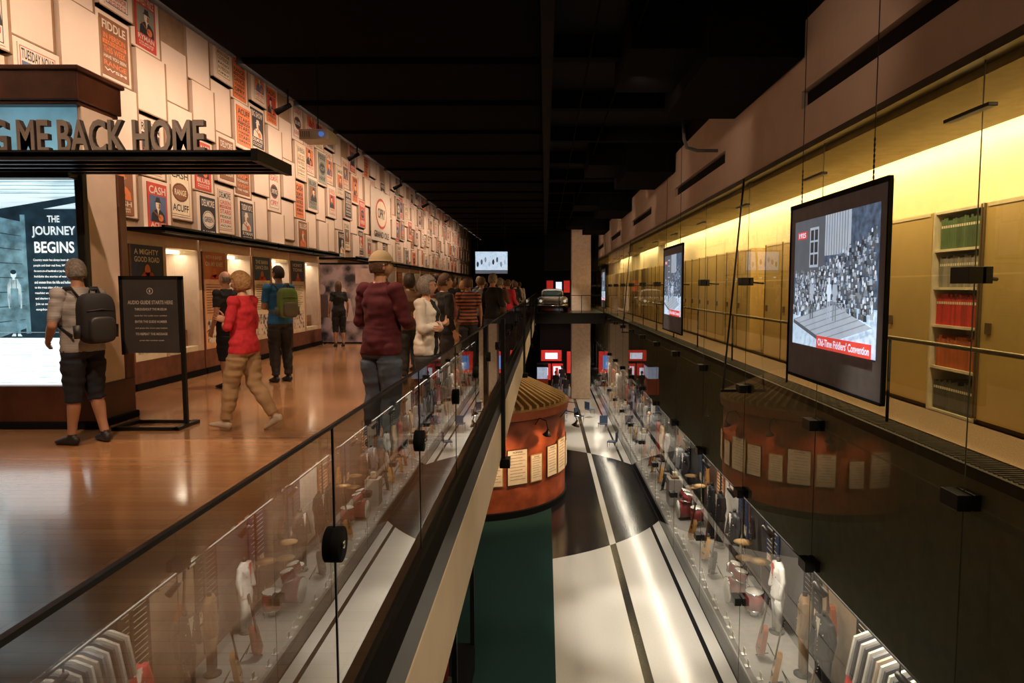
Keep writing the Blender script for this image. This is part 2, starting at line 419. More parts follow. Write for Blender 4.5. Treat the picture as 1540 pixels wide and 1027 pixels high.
def poster(F, w, h):
    st = random.choice('abcdefaghdei'); b = B()
    base, fg, tx = {'a': (postW, ink, red), 'b': (postW, red, ink), 'c': (orange, ink, ink), 'd': (red, ink, postW), 'e': (ink, postW, postW), 'f': (brownp, orange, postW), 'g': (cream, bluep, red), 'h': (tealp, ink, ink), 'i': (cream, brownp, ink)}[st]
    b.box(-w/2, w/2, -h/2, h/2, 0.001, .012, base, F)
    n = .014
    if base in (postW, cream):
        b.rect(-w*.46, -h*.47, w*.46, h*.47, fg, n-.0015, F); b.rect(-w*.44, -h*.457, w*.44, h*.457, base, n-.0008, F)
    b.text(random.choice(WORDS), -w*.42, h*.29, w*.42, h*.44, tx, n, F)
    k = random.random()
    if k < .5:   # portrait
        cx = random.uniform(-.1, .1)*w; bg = random.choice((orange, grey, brownp, tealp, red, bluep, ink))
        if bg is fg: bg = orange
        b.rect(-w*.42, -h*.24, w*.42, h*.26, bg, n, F)
        b.poly([(cx-w*.36, -h*.24), (cx+w*.36, -h*.24), (cx+w*.33, -h*.10), (cx+w*.20, -h*.03), (cx+w*.08, 0), (cx-w*.08, 0), (cx-w*.20, -h*.03), (cx-w*.33, -h*.10)], fg, n+.002, F)
        b.poly([(cx-w*.05, 0), (cx+w*.05, 0), (cx, -h*.12)], postW if fg is not postW else red, n+.003, F)
        sk = cream if bg is not cream else orange
        b.disc(cx, h*.085, w*.115, h*.105, sk, n+.004, F)
        b.poly([(cx+w*.02, h*.0), (cx+w*.10, h*.03), (cx+w*.11, h*.10), (cx+w*.04, h*.14)], brownp, n+.0045, F)
        for q in (-1, 1): b.rect(cx+q*w*.045-w*.015, h*.09, cx+q*w*.045+w*.015, h*.098, ink, n+.005, F)
        b.rect(cx-w*.03, h*.035, cx+w*.03, h*.042, red, n+.005, F)
        b.poly([(cx-w*.2, h*.13), (cx+w*.2, h*.13), (cx+w*.12, h*.155), (cx+w*.09, h*.23), (cx-w*.09, h*.23), (cx-w*.12, h*.155)], fg if fg is not bg else ink, n+.005, F)
        if random.random() < .6:
            b.disc(cx+w*.12, -h*.16, w*.13, h*.07, orange, n+.006, F); b.poly([(cx+w*.1, -h*.14), (cx-w*.3, -h*.02), (cx-w*.3, -h*.04), (cx+w*.1, -h*.18)], brownp, n+.007, F)
        b.text(random.choice(WORDS), -w*.40, -h*.35, w*.40, -h*.26, tx, n, F)
        for i in range(2): b.text(random.choice(WORDS), -w*.36, -h*(.41+i*.045), w*.36, -h*(.38+i*.045), tx, n, F)
    elif k < .68:  # oval logo
        b.disc(0, 0, w*.40, h*.2, fg, n, F); b.disc(0, 0, w*.37, h*.18, tx if tx is not fg else base, n+.001, F); b.disc(0, 0, w*.35, h*.165, fg, n+.002, F)
        b.text(random.choice(WORDS), -w*.29, -h*.06, w*.29, h*.06, base, n+.003, F)
        b.text(random.choice(WORDS), -w*.40, -h*.40, w*.40, -h*.25, tx, n, F)
    else:
        for i, (a, c) in enumerate(((.24, .13), (.11, .04), (.02, -.1), (-.13, -.2), (-.23, -.33), (-.36, -.42))):
            if i in (1,): b.rect(-w*.42, h*c, w*.42, h*a, fg, n, F); b.text(random.choice(WORDS), -w*.36, h*(c+.012), w*.36, h*(a-.012), base, n+.002, F)
            else: b.text(random.choice(WORDS), -w*.40, h*c, w*.40, h*(a-.01), tx if i % 2 else fg, n, F)
    return b
for (py, pz, w, h, px) in posters:
    poster(FR((px, py, pz), 'px'), w, h).build('concert_poster')
b = B(); F = FR((-6.55, 27.5, 4.3), 'px'); b.box(-1.6, 1.6, -1, 1, 0, .02, postW, F); b.disc(0, .1, .9, .6, red, .025, F, 28); b.disc(0, .1, .8, .5, cream, .03, F, 28)
b.text('OPRY', -.6, -.1, .6, .3, ink, .035, F); b.text('GRAND OLE', -1.2, -.85, 1.2, -.6, ink, .03, F); b.build('large_wall_sign')

# ------------------------------------------------------------ intro lightbox kiosk
b = B(); cz = mat('pier_cream', (.66, .52, .42), .6, var=.04)
XR = -4.78
b.box(-6.5, XR+.03, 7.15, 7.85, 0, .46, brown); b.box(-6.5, XR+.05, 7.12, 7.88, 0, .08, black)
b.box(XR-.05, XR, 7.2, 7.72, .46, 3.38, cz); b.box(XR-.05, XR+.02, 7.72, 7.85, .46, 2.75, brown); b.box(-4.86, XR+.01, 7.14, 7.22, .46, 2.83, blackm)
b.box(-6.5, XR-.05, 7.3, 7.8, .46, 3.38, brown)
b.box(-6.5, -4.74, 7.10, 7.82, 3.40, 3.70, brown); b.box(-6.5, -4.71, 7.07, 7.85, 3.69, 3.74, brown); b.box(-6.5, -4.77, 7.13, 7.8, 3.36, 3.40, brown)
b.build('intro_kiosk', bevel=.012)
lbW = mat('lightbox_white', (.60, .82, .88), .4, e=.95, var=.15, scale=2.5)
lbP = photo_mat('lightbox_planks', 3.2, (.24, .42, .50), (.70, .90, .96), 1.0, .3, .55, 8, (.35, 1, 9))
lbG = photo_mat('lightbox_ground', 5, (.55, .78, .85), (.9, .98, 1), 1.05, .3, .55, 6, (1, 1, 3))
lbD = mat('lightbox_dark', (.015, .045, .07), .4, e=.6, var=.4, scale=8); lbM = mat('lightbox_mid', (.12, .26, .33), .4, e=.8, var=.5, scale=9)
lbT = mat('lightbox_text', (.8, .95, 1), .4, e=1.0); lbS = mat('lightbox_soft', (.38, .55, .6), .4, e=.8, var=.4, scale=12)
b = B(); F = FR((-4.86, 7.26, .46), 'ny'); LW = -1.64
b.box(LW, 0, 0, 2.37, -.04, 0, lbP, F)
b.rect(LW, 0, 0, .58, lbG, .004, F)
b.poly([(LW, 1.93), (-.95, 1.85), (-.03, 2.0), (-.03, 1.93), (-.95, 1.76), (LW, 1.83)], lbD, .006, F)
b.rect(-.97, .5, -.03, 1.86, lbD, .005, F)
b.poly([(-.97, .5), (-1.0, .58), (-1.0, 1.8), (-.62, 1.72), (-.62, .62)], lbM, .006, F)
for i in range(7): b.poly([(-.98, .66+i*.16), (-.63, .70+i*.145), (-.63, .705+i*.145), (-.98, .67+i*.16)], lbD, .0065, F)
b.rect(-1.05, .3, -.99, 1.9, lbW, .009, F); b.rect(-1.06, .3, -1.045, 1.9, lbM, .010, F); b.rect(-.66, .55, -.61, 1.80, lbM, .009, F)
cxb = -.76; k = .82; vb = lambda v: .52+(v-.56)*k
P = lambda pts: [(cxb+u*k, vb(v)) for u, v in pts]
b.poly(P([(-.055, 1.30), (.055, 1.30), (.06, 1.1), (.05, .9), (-.05, .9), (-.06, 1.1)]), lbS, .012, F)
b.poly(P([(-.05, 1.18), (.05, 1.18), (.055, .85), (.05, .58), (.012, .58), (0, .84), (-.012, .58), (-.05, .58), (-.055, .85)]), lbM, .013, F)
for s in (-1, 1):
    b.poly(P([(s*.052, 1.29), (s*.085, 1.22), (s*.095, 1.06), (s*.085, .92), (s*.068, .92), (s*.07, 1.06), (s*.05, 1.18)]), lbS, .0135, F)
    b.poly(P([(s*.024, 1.17), (s*.036, 1.17), (s*.036, 1.29), (s*.024, 1.29)]), lbM, .0138, F)
    b.poly(P([(s*.012, .59), (s*.05, .59), (s*.07, .56), (s*.012, .56)]), lbW, .014, F)
b.disc(cxb, vb(1.36), .03, .04, lbW, .0136, F); b.disc(cxb, vb(1.39), .032, .024, lbD, .0139, F); b.rect(cxb-.012, vb(1.29), cxb+.012, vb(1.33), lbW, .0135, F)
for u in (-1.30, -1.12): b.rect(u, .2, u+.018, 1.05, lbW, .012, F); b.rect(u+.018, .2, u+.026, 1.05, lbM, .012, F)
for v in (.40, .62, .80, .97): b.rect(-1.30, v, -1.10, v+.022, lbW, .012, F); b.rect(-1.30, v-.01, -1.10, v, lbM, .012, F)
for i in range(10): b.rect(LW, .02+i*.06, 0, .024+i*.06, lbS, .007, F)
for i in range(9): b.rect(LW, 2.02+i*.04, 0, 2.026+i*.04, lbM, .008, F)
b.poly([(LW, .60), (-.97, .52), (-.97, .46), (LW, .52)], lbM, .009, F)
b.text('THE', -.37, 1.72, -.24, 1.79, lbT, .015, F)
b.text('JOURNEY', -.54, 1.56, -.08, 1.68, lbT, .015, F); b.text('BEGINS', -.52, 1.40, -.10, 1.52, lbT, .015, F)
LN = ['Country music has always been about real', 'people and their real lives. Whether', 'the songs are of heartbreak or joy they', 'highlight the stories of working men', 'and women from the hills and hollows', 'to the great cities of the nation', 'reaching everyone who would listen', 'and sharing the music of the home', 'Join us on this journey and', 'explore country music']
for i, l in enumerate(LN): b.text(l, -.54, 1.31-i*.058, -.08-.06*(i % 3), 1.34-i*.058, lbT, .015, F)
b.build('lightbox_mural')
b = B(); F = FR((-4.86, 7.26, 2.86), 'ny'); b.box(LW, 0, 0, .5, -.04, .01, mat('blue_lit_panel', (.13, .30, .38), .4, e=.8, var=.35, scale=1.5), F); b.build('lit_header_panel')
b = B(); b.box(-6.5, -2.62, 6.3, 7.10, 2.68, 2.72, black)
for y0 in (6.3, 6.5, 6.7, 6.9, 7.05): b.box(-6.5, -2.62, y0, y0+.05, 2.65, 2.74, blackm)
b.box(-2.66, -2.60, 6.28, 7.12, 2.64, 2.75, blackm); b.box(-6.5, -4.8, 6.98, 7.13, 2.60, 2.70, blackm)
b.build('canopy_shelf')
b = B(); F = FR((-3.14, 6.42, 2.73), 'ny')
lm = mat('sign_letter_grey', (.22, .19, .17), .35, .2); lmd = mat('sign_letter_side', (.04, .03, .03), .5)
b.text('SING ME BACK HOME', -2.34, .0, 0, .31, lmd, -.05, F, ext=.05, depth=.045); b.text('SING ME BACK HOME', -2.34, .0, 0, .31, lm, .004, F)
b.build('title_sign_letters')

# audio guide sign
b = B(); F = FR((-4.2, 7.3, 0), 'ny'); sg = mat('sign_face', (.05, .048, .048), .4); st = mat('sign_text', (.5, .48, .45), .6)
b.box(-.29, .29, .80, 1.58, 0, .03, sg, F)
b.box(.30, .34, .02, 1.62, -.01, .03, blackm, F); b.box(-.33, -.29, .78, 1.62, -.01, .03, blackm, F); b.box(-.33, .34, 1.58, 1.62, -.01, .03, blackm, F)
b.box(-.33, .34, .0, .035, -.2, -.16, blackm, F); b.box(-.33, .34, .0, .035, .2, .24, blackm, F); b.box(-.35, -.29, 0, .035, -.2, .24, blackm, F); b.box(.30, .36, 0, .035, -.2, .24, blackm, F)
b.disc(0, 1.46, .035, .035, st, .032, F); b.disc(0, 1.46, .028, .028, sg, .033, F); b.text('1', -.008, 1.445, .008, 1.475, st, .035, F)
for i, (t, u, h) in enumerate((('AUDIO GUIDE STARTS HERE', .24, .04), ('THROUGHOUT THE MUSEUM', .17, .026), ('look for the audio tour symbol', .17, .018), ('ENTER THE GUIDE NUMBER', .17, .026), ('and press the green play button', .17, .018), ('TO REPEAT THE MESSAGE', .17, .026), ('press the number again', .13, .018))):
    v = 1.32-i*.066; b.text(t, -u, v, u, v+h, st, .032, F)
b.build('audio_guide_sign')

# ------------------------------------------------------------ wall cases
caseIn = mat('case_interior', (.68, .55, .42), .7); lit = mat('case_light', (1, .9, .7), .5, e=3)
caseFr = mat('case_frame_cream', (.60, .44, .33), .6, var=.06); caseBr = mat('case_frame_brown', (.16, .06, .035), .45, var=.3)
def guitar_geo(b, M, body, s=1.0):
    pts = []
    for i in range(28):
        a = 2*math.pi*i/28; y = math.cos(a)*.25
        w = .13+.035*math.cos(a*2)-.028*math.cos(a)
        pts.append((math.sin(a)*w*1.15*s, y*s))
    n = len(pts); vs = [(x, y, -.04*s) for x, y in pts]+[(x, y, .04*s) for x, y in pts]
    fs = [tuple(range(n))[::-1], tuple(range(n, 2*n))]+[(i, (i+1) % n, n+(i+1) % n, n+i) for i in range(n)]
    b.add((vs, fs), body, M)
    b.disc(0, .05*s, .045*s, .045*s, ink, .042*s, M); b.box(-.06*s, .06*s, -.13*s, -.11*s, .04*s, .052*s, ink, M)
    b.box(-.025*s, .025*s, .12*s, .62*s, .04*s, .06*s, brown, M); b.box(-.035*s, .035*s, .62*s, .78*s, .03*s, .05*s, ink, M)
    for k in (-1, 1):
        for q in range(3): b.box(k*.035*s-.012*s, k*.035*s+.012*s, (.65+q*.045)*s, (.665+q*.045)*s, .03*s, .045*s, chrome, M)
gw = [mat('guitar_spruce', (.6, .3, .08), .25, coat=.5), mat('guitar_sunburst', (.35, .08, .02), .25, coat=.5), mat('guitar_black', (.01, .01, .01), .2, coat=.5)]
hdr = [navy, mat('hdr_orange', (.5, .16, .05), .5), mat('hdr_blue', (.02, .06, .14), .5)]
def case_bay(y0, L, k):
    b = B(); X = -5.9
    b.box(-6.55, X, y0, y0+L, 0, .42, caseBr); b.box(-6.55, X+.03, y0, y0+L, 0, .1, black)
    b.box(-6.55, X-.02, y0, y0+L, 2.12, 2.30, caseFr); b.box(-6.55, -5.35, y0-.05, y0+L-.06, 2.30, 2.35, black); b.box(-5.40, -5.35, y0-.05, y0+L-.06, 2.27, 2.38, blackm)
    b.box(-6.55, -6.5, y0, y0+L, .42, 2.12, caseIn)
    b.box(-6.55, X, y0+.86, y0+.94, .42, 2.12, caseFr); b.box(-6.55, X, y0+L-.10, y0+L, .42, 2.12, caseFr); b.box(-6.55, X, y0-.0, y0+.04, .42, 2.12, caseBr)
    F = FR((X-.01, y0+.04, .42), 'px')
    b.box(0, .82, 0, 1.70, -.04, 0, [cream, mat('panel_orange', (.6, .27, .11), .5, e=.15), cream][k % 3], F)
    b.rect(.0, 1.22, .82, 1.70, hdr[k % 3], .003, F)
    tt = [('A MIGHTY', 'GOOD ROAD'), ('WITH A BANJO', 'ON MY KNEE'), ('THE BARN', 'DANCE ERA'), ('HONKY', 'TONK')][k % 4]
    b.text(tt[0], .08, 1.56, .7, 1.64, postW, .006, F); b.text(tt[1], .08, 1.45, .72, 1.53, postW, .006, F)
    b.disc(.4, 1.33, .07, .09, orange, .006, F); b.poly([(.2, 1.22), (.6, 1.22), (.52, 1.3), (.3, 1.3)], red, .006, F)
    for i in range(12): b.rect(.08, 1.12-i*.045, .72-.1*(i % 3), 1.13-i*.045, ink, .004, F)
    b.rect(.08, .1, .74, .52, photoS, .005, F)
    yc = y0+.94+(L-1.02)/2; wv = L-1.02
    b.box(-6.5, X-.05, y0+.94, y0+L-.10, .42, .5, cream)
    guitar_geo(b, FR((-6.40, yc-.1, .95), 'px') @ Matrix.Rotation(.1, 4, 'Z'), gw[k % 3], .95)
    b.box(-6.49, -6.47, yc+.2, yc+wv*.4, 1.2, 1.7, postW); b.box(-6.3, -6.1, yc+.2, yc+.42, .5, .78, brownp); b.ell((-6.2, yc-.35, .62), (.1, .12, .12), gold)
    b.box(-6.3, -6.2, y0+.96, y0+L-.12, 2.06, 2.11, lit)
    b.add(([(X-.02, y0+.94, .5), (X-.02, y0+L-.10, .5), (X-.02, y0+L-.10, 2.12), (X-.02, y0+.94, 2.12)], [(0, 1, 2, 3)]), gl_c)
    return b.build('display_case')
photoS = photo_mat('sepia_photo', 9, (.05, .03, .02), (.6, .45, .3), .15)
for k in range(4): case_bay(9.75+k*2.06, 2.02, k)
for k in range(14): case_bay(19.6+k*2.6, 2.4, k+1)
b = B(); b.box(-6.55, -5.9, 8.0, 9.66, 0, 2.3, brown); b.box(-5.9, -5.88, 8.1, 9.6, .5, 2.1, cz); b.build('case_end_pier')
# frontal mural wall
b = B(); F = FR((-6.54, 18.2, 0), 'ny'); b.box(0, 2.15, 0, 2.15, -.12, 0, black, F)
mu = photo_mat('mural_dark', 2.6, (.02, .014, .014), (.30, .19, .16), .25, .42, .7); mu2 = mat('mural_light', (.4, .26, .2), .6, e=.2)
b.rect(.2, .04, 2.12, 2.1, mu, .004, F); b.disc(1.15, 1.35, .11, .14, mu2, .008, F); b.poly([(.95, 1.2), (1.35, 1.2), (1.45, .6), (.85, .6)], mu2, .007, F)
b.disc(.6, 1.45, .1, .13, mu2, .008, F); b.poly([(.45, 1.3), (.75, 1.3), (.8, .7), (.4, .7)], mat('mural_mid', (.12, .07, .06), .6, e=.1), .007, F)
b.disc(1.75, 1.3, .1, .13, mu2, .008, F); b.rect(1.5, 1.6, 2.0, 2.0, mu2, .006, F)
b.build('photo_mural')

# ------------------------------------------------------------ projector etc.
b = B(); pj = mat('projector_white', (.65, .62, .56), .4)
b.box(-3.50, -3.08, 9.9, 10.3, 3.60, 3.74, pj); b.tube([(-3.18, 9.87, 3.67), (-3.18, 9.92, 3.67)], .035, mat('projector_lens', (.05, .12, .35), .1, e=1.0), 14)
b.tube([(-3.29, 10.1, 3.74), (-3.29, 10.1, 5.03)], .008, black, 8)
for i in range(5): b.box(-3.48+.03*i, -3.47+.03*i, 9.895, 9.9, 3.63, 3.71, grey)
b.build('ceiling_projector', bevel=.01)
for i, y in enumerate((12.5, 17, 22, 27, 33)):
    b = B(); b.tube([(-4.6, y, 5.02), (-4.6, y, 4.7)], .015, black, 6); b.tube([(-4.55, y, 4.75), (-4.82, y, 4.62)], [.04, .06], black, 12); b.build('track_spotlight')

def film_tone(i):
    v = (.035, .11, .24, .46, .85)[i]; return mat('film_tone_%d' % i, (v*.76, v*.9, v*1.08), .5, e=1.0, var=.08)
scrG = photo_mat('film_grass', 14, (.34, .50, .68), (.60, .76, .92), .95, .35, .75, 5)
scrA = mat('film_bg', (.06, .095, .15), .5, e=1.0, var=.5, scale=12)
scrW = film_tone(4); scrR = mat('film_red', (.72, .07, .05), .5, e=.8)
def hung_screen(name, x, yc, zc, w, h, dens):
    b = B(); F = FR((x, yc, zc), 'nx')
    fr = mat('screen_border', (.14, .12, .11), .7, e=.06)
    b.box(-w/2, w/2, -h/2, h/2, -.02, 0, fr, F)
    for sx in (-1, 1): b.box(sx*w/2-.015, sx*w/2+.015, -h/2, h/2, -.025, .012, black, F)
    b.box(-w/2, w/2, h/2-.02, h/2+.03, -.03, .02, black, F); b.box(-w/2, w/2, -h/2-.02, -h/2+.01, -.03, .02, black, F)
    iw = w*.44; i0 = -h*.31; i1 = h*.41; q = i1-i0
    U = lambda a: -iw+2*iw*a
    Z = lambda a: i0+q*a
    b.rect(-iw, i0, iw, i1, scrA, .002, F)
    b.rect(-iw, i0, iw, Z(.32), scrG, .0025, F)
    b.rect(U(0), Z(.55), U(.42), i1, film_tone(1), .003, F); b.rect(U(.42), Z(.7), U(.72), i1, film_tone(3), .003, F)
    for i in range(9): b.rect(U(.44+i*.03), Z(.7), U(.446+i*.03), i1, film_tone(1), .0032, F)
    b.rect(U(.22), Z(.62), U(.34), Z(.93), film_tone(3), .0034, F)
    for a in range(2):
        for c in range(3): b.rect(U(.232+a*.054), Z(.64+c*.095), U(.274+a*.054), Z(.72+c*.095), film_tone(0), .0036, F)
    rows = dens; n = 0
    for r in range(rows):
        t = r/(rows-1)
        top = 1-t
        for k in range(int(26*dens/14)):
            u = (k+random.uniform(-.4, .4)+.5*(r % 2))/(26*dens/14)
            vb = .30+top*(.28+.38*max(0, u-.3))+random.uniform(-.012, .012)
            if u < 0.02 or u > .98 or vb > .93: continue
            s = .018+.004*t; cu, cv = U(u), Z(vb)
            b.poly([(cu-q*s*1.2, cv-q*s*2.6), (cu+q*s*1.2, cv-q*s*2.6), (cu+q*s*.9, cv-q*s*.7), (cu-q*s*.9, cv-q*s*.7)], film_tone(random.choice((0, 0, 1, 1, 1, 2, 3))), .004+.0001*n, F)
            b.disc(cu, cv, q*s*.62, q*s*.8, film_tone(random.choice((2, 2, 3, 4))), .00405+.0001*n, F, 7)
            if random.random() < .5: b.rect(cu-q*s*.9, cv+q*s*.4, cu+q*s*.9, cv+q*s*.7, film_tone(random.choice((0, 3))), .0041+.0001*n, F)
        n += 3
    b.poly([(U(.02), Z(.20)), (U(.55), Z(.34)), (U(.97), Z(.20)), (U(.50), Z(.05))], film_tone(3), .010, F)
    for i in range(6): b.poly([(U(.02+i*.08), Z(.20-.025*i)), (U(.55+i*.07), Z(.34-.023*i)), (U(.555+i*.07), Z(.335-.023*i)), (U(.025+i*.08), Z(.195-.025*i))], film_tone(2), .0105, F)
    b.poly([(U(.02), Z(.20)), (U(.50), Z(.05)), (U(.50), Z(.02)), (U(.02), Z(.17))], film_tone(1), .0105, F)
    for cx, sh, lg in ((.28, 3, 1), (.50, 4, 3), (.57, 3, 2)):
        u = U(cx); v = Z(.22)
        b.disc(u, v+q*.30, q*.020, q*.026, film_tone(4), .0125, F, 10); b.rect(u-q*.026, v+q*.315, u+q*.026, v+q*.328, film_tone(1), .0127, F)
        b.poly([(u-q*.036, v+q*.265), (u+q*.036, v+q*.265), (u+q*.026, v+q*.14), (u-q*.026, v+q*.14)], film_tone(sh), .0124, F)
        for s in (-1, 1):
            b.poly([(u+s*q*.028, v+q*.14), (u+s*q*.004, v+q*.14), (u+s*q*.012, v), (u+s*q*.032, v)], film_tone(lg), .0122, F)
            b.poly([(u+s*q*.034, v+q*.262), (u+s*q*.05, v+q*.20), (u+s*q*.02, v+q*.185), (u+s*q*.022, v+q*.20)], film_tone(sh), .0126, F)
    b.rect(U(.36), Z(0), U(.97), Z(.095), scrR, .014, F)
    b.text("Old-Time Fiddlers' Convention", U(.38), Z(.02), U(.95), Z(.078), scrW, .015, F)
    b.rect(U(.06), Z(.85), U(.19), Z(.91), scrR, .014, F); b.text('1925', U(.075), Z(.86), U(.175), Z(.90), scrW, .015, F)
    ob = b.build(name)
    c = B()
    for dy in (-.9, .9):
        c.tube([(x, yc+dy, zc+h/2+.03), (x, yc+dy, 5.14)], .005, blackm, 5)
        for k in range(8): c.ell((x, yc+dy, zc+h/2+.06+k*.05), (.010, .016, .026), blackm, nu=6, nv=4)
    c.build('suspension_chain', parent=ob)
for yc, d in ((7.45, 14), (16.7, 9), (36.5, 6)): hung_screen('projection_screen', 3.1, yc, 1.45, 2.45, 2.05, d)
b = B(); F = FR((-2.35, 30, 2.6), 'ny'); b.box(-.75, .75, -.55, .5, -.05, 0, black, F); b.rect(-.7, -.5, .7, .45, scrG, .005, F); b.rect(-.7, -.5, .7, -.35, film_tone(1), .008, F)
for i in range(8): b.disc(-.6+i*.17, -.1+.1*(i % 3), .05, .12, film_tone(i % 4), .009+.0005*i, F)
b.tube([(-.6, .5, 0), (-.6, 2.46, 0)], .01, blackm, 5, F); b.tube([(.6, .5, 0), (.6, 2.46, 0)], .01, blackm, 5, F); b.build('video_screen')

# ------------------------------------------------------------ rotunda drum
b = B(); R = 3.2; C = V((-2.5, 24, 0)); dw = mat('rotunda_red_wood', (.36, .08, .03), .4, var=.5, scale=1.6); dk = mat('rotunda_band', (.16, .03, .015), .4)
def ring(b, r0, z0, r1, z1, m, k=64, a0=0, a1=2*math.pi):
    vs = []; fs = []
    for i in range(k+1):
        a = a0+(a1-a0)*i/k
        vs.append((C.x+r0*math.cos(a), C.y+r0*math.sin(a), z0)); vs.append((C.x+r1*math.cos(a), C.y+r1*math.sin(a), z1))
    for i in range(k): fs.append((2*i, 2*i+2, 2*i+3, 2*i+1))
    b.add((vs, fs), m, None, True)
ring(b, R+.06, ZL, R+.06, ZL+.2, black); ring(b, R+.06, ZL+.2, R, ZL+.22, black); ring(b, R, ZL+.2, R, -2.75, dw)
ring(b, R, -2.75, R+.1, -2.7, dk); ring(b, R+.1, -2.7, R+.14, -2.42, mat('rotunda_rim', (.5, .12, .04), .4)); ring(b, R+.14, -2.42, R-.05, -2.38, gold); ring(b, R-.05, -2.44, 1.6, -1.7, mat('rotunda_roof', (.28, .16, .06), .6)); ring(b, 1.6, -1.7, .01, -1.65, brown)
for i in range(64):
    a = 2*math.pi*i/64; M = Matrix.Translation(C) @ Matrix.Rotation(a, 4, 'Z')
    b.add(([(R, -.05, -2.47), (R, .05, -2.47), (1.6, .03, -1.72), (1.6, -.03, -1.72), (R, -.05, -2.28), (R, .05, -2.28), (1.6, .03, -1.55), (1.6, -.03, -1.55)], [(0, 1, 2, 3), (4, 7, 6, 5), (0, 4, 5, 1), (2, 6, 7, 3), (0, 3, 7, 4), (1, 5, 6, 2)]), mat('rotunda_slat', (.58, .38, .18), .5), M)
b.build('exhibit_rotunda')
for i, a in enumerate((-104, -90, -74, -60, -47, -33, -20, -6, 10, 26)):
    M = Matrix.Translation(C) @ Matrix.Rotation(math.radians(a), 4, 'Z')
    w = (.34, .22, .27)[i % 3]; hh = (.55, .42, .5)[i % 3]
    b = B(); F = M @ FR((R+.03, 0, -4.25+(.08, -.05, .04)[i % 3]), 'px')
    b.box(-w-.03, w+.03, -hh-.03, hh+.03, 0, .02, brown if i % 2 else gold, F); b.box(-w, w, -hh, hh, .02, .03, cream, F)
    for q in range(9): b.rect(-w*.8, (.4-q*.1)*hh*1.8, w*(.8-.3*(q % 2)), (.415-q*.1)*hh*1.8, grey, .033, F)
    b.text('SONGS', -w*.5, hh*.83, w*.5, hh*.93, ink, .033, F); b.build('framed_document')
    if i % 2 == 0:
        b = B(); b.tube([(R, 0, -2.9), (R+.2, 0, -2.66), (R+.5, 0, -2.7), (R+.6, 0, -3.0)], .016, blackm, 8, M)
        b.tube([(R+.6, 0, -2.95), (R+.58, 0, -3.05), (R+.55, 0, -3.15)], [.03, .06, .15], blackm, 16, M); b.ell((R+.56, 0, -3.15), (.04, .04, .04), mat('bulb', (1, .8, .5), .5, e=12), M); b.build('gooseneck_lamp')

# ------------------------------------------------------------ lower right exhibits
exw = mat('exhibit_platform', (.24, .22, .20), .5); exl = mat('exhibit_plinth', (.6, .58, .54), .5)
one('wall_right_lower', mat('exhibit_backdrop', (.2, .17, .14), .8, var=.3, scale=1.0), 5.3, 5.4, -1, YE, ZL, -2.36)
b = B(); b.box(3.66, 5.1, 3, 58, ZL, ZL+.25, exw); b.box(3.6, 3.66, 3, 58, ZL, ZL+.28, blackm); b.build('exhibit_platform')
b = B()
y = 3.7; k = 0
bc = [mat('backdrop_white', (.6, .57, .52), .6), mat('backdrop_brown', (.10, .05, .035), .6), mat('backdrop_black', (.02, .02, .02), .6), mat('backdrop_tan', (.30, .22, .15), .6), mat('backdrop_dark_grey', (.08, .08, .085), .6), mat('backdrop_black', (.02, .02, .02), .6)]
while y < 56:
    b.box(5.18, 5.28, y, y+2.0, ZL+.26, -2.7, bc[k % 6]); b.box(5.11, 5.28, y+2.0, y+2.08, ZL+.26, -2.4, blackm); y += 2.3; k += 1
b.tube([(3.85, 4, -2.55), (3.85, 56, -2.55)], .025, blackm, 6)
b.build('exhibit_backdrops')
def remeshed(b, voxel, it=4):
    me = bpy.data.meshes.new('r'); me.from_pydata([tuple(v) for v in b.v], [], b.f); ob = bpy.data.objects.new('r', me); scene.collection.objects.link(ob)
    m = ob.modifiers.new('r', 'REMESH'); m.mode = 'VOXEL'; m.voxel_size = voxel
    s = ob.modifiers.new('s', 'SMOOTH'); s.factor = .5; s.iterations = it
    dg = bpy.context.evaluated_depsgraph_get(); dg.update(); r = bpy.data.meshes.new_from_object(ob.evaluated_get(dg))
    vs = np.empty(len(r.vertices)*3); r.vertices.foreach_get('co', vs); vs = vs.reshape(-1, 3)
    nn = np.empty(len(r.vertices)*3); r.vertices.foreach_get('normal', nn); nn = nn.reshape(-1, 3)
    fs = [tuple(p.vertices) for p in r.polygons]
    bpy.data.objects.remove(ob); bpy.data.meshes.remove(r)
    return vs, nn, fs
def costume(m, m2):
    q = B()
    q.tube([(0, 0, .75), (0, 0, .95), (0, 0, 1.1), (0, 0, 1.3), (0, 0, 1.42), (0, 0, 1.49)], [(.2, .14), (.18, .12), (.16, .11), (.19, .13), (.17, .1), (.07, .06)], m, 16, ref=(0, 1, 0))
    for s in (-1, 1): q.tube([(s*.17, 0, 1.42), (s*.26, .0, 1.15), (s*.27, .06, .86)], [.07, .06, .05], m, 10)
    vs, nn, fs = remeshed(q, .028, 2)
    b = B(); b.add((vs, fs), m, None, True)
    b.tube([(0, 0, .02), (0, 0, .8)], .02, blackm, 8); b.tube([(0, 0, 0), (0, 0, .02)], .16, blackm, 16)
    b.tube([(0, 0, 1.48), (0, 0, 1.56)], .045, blackm, 10)
    b.poly([(-.06, 1.47), (.06, 1.47), (0, 1.1)], m2, 0, Matrix.Translation((0, .125, 0)) @ Matrix.Rotation(math.pi/2, 4, 'X'))
    for z in (1.05, .98, .9): b.ell((0, .13, z), (.01, .01, .01), gold, nu=6, nv=4)
    for s in (-1, 1):
        for q in range(3): b.ell((s*(.06+.02*q), .115-.01*q, 1.38-.09*q), (.016, .008, .016), m2, nu=6, nv=4)
    # trousers of the suit
    for s in (-1, 1): b.tube([(s*.08, 0, .80), (s*.09, 0, .45), (s*.09, 0, .08)], [(.10, .11), .075, .07], m, 10)
    return b
cs = []
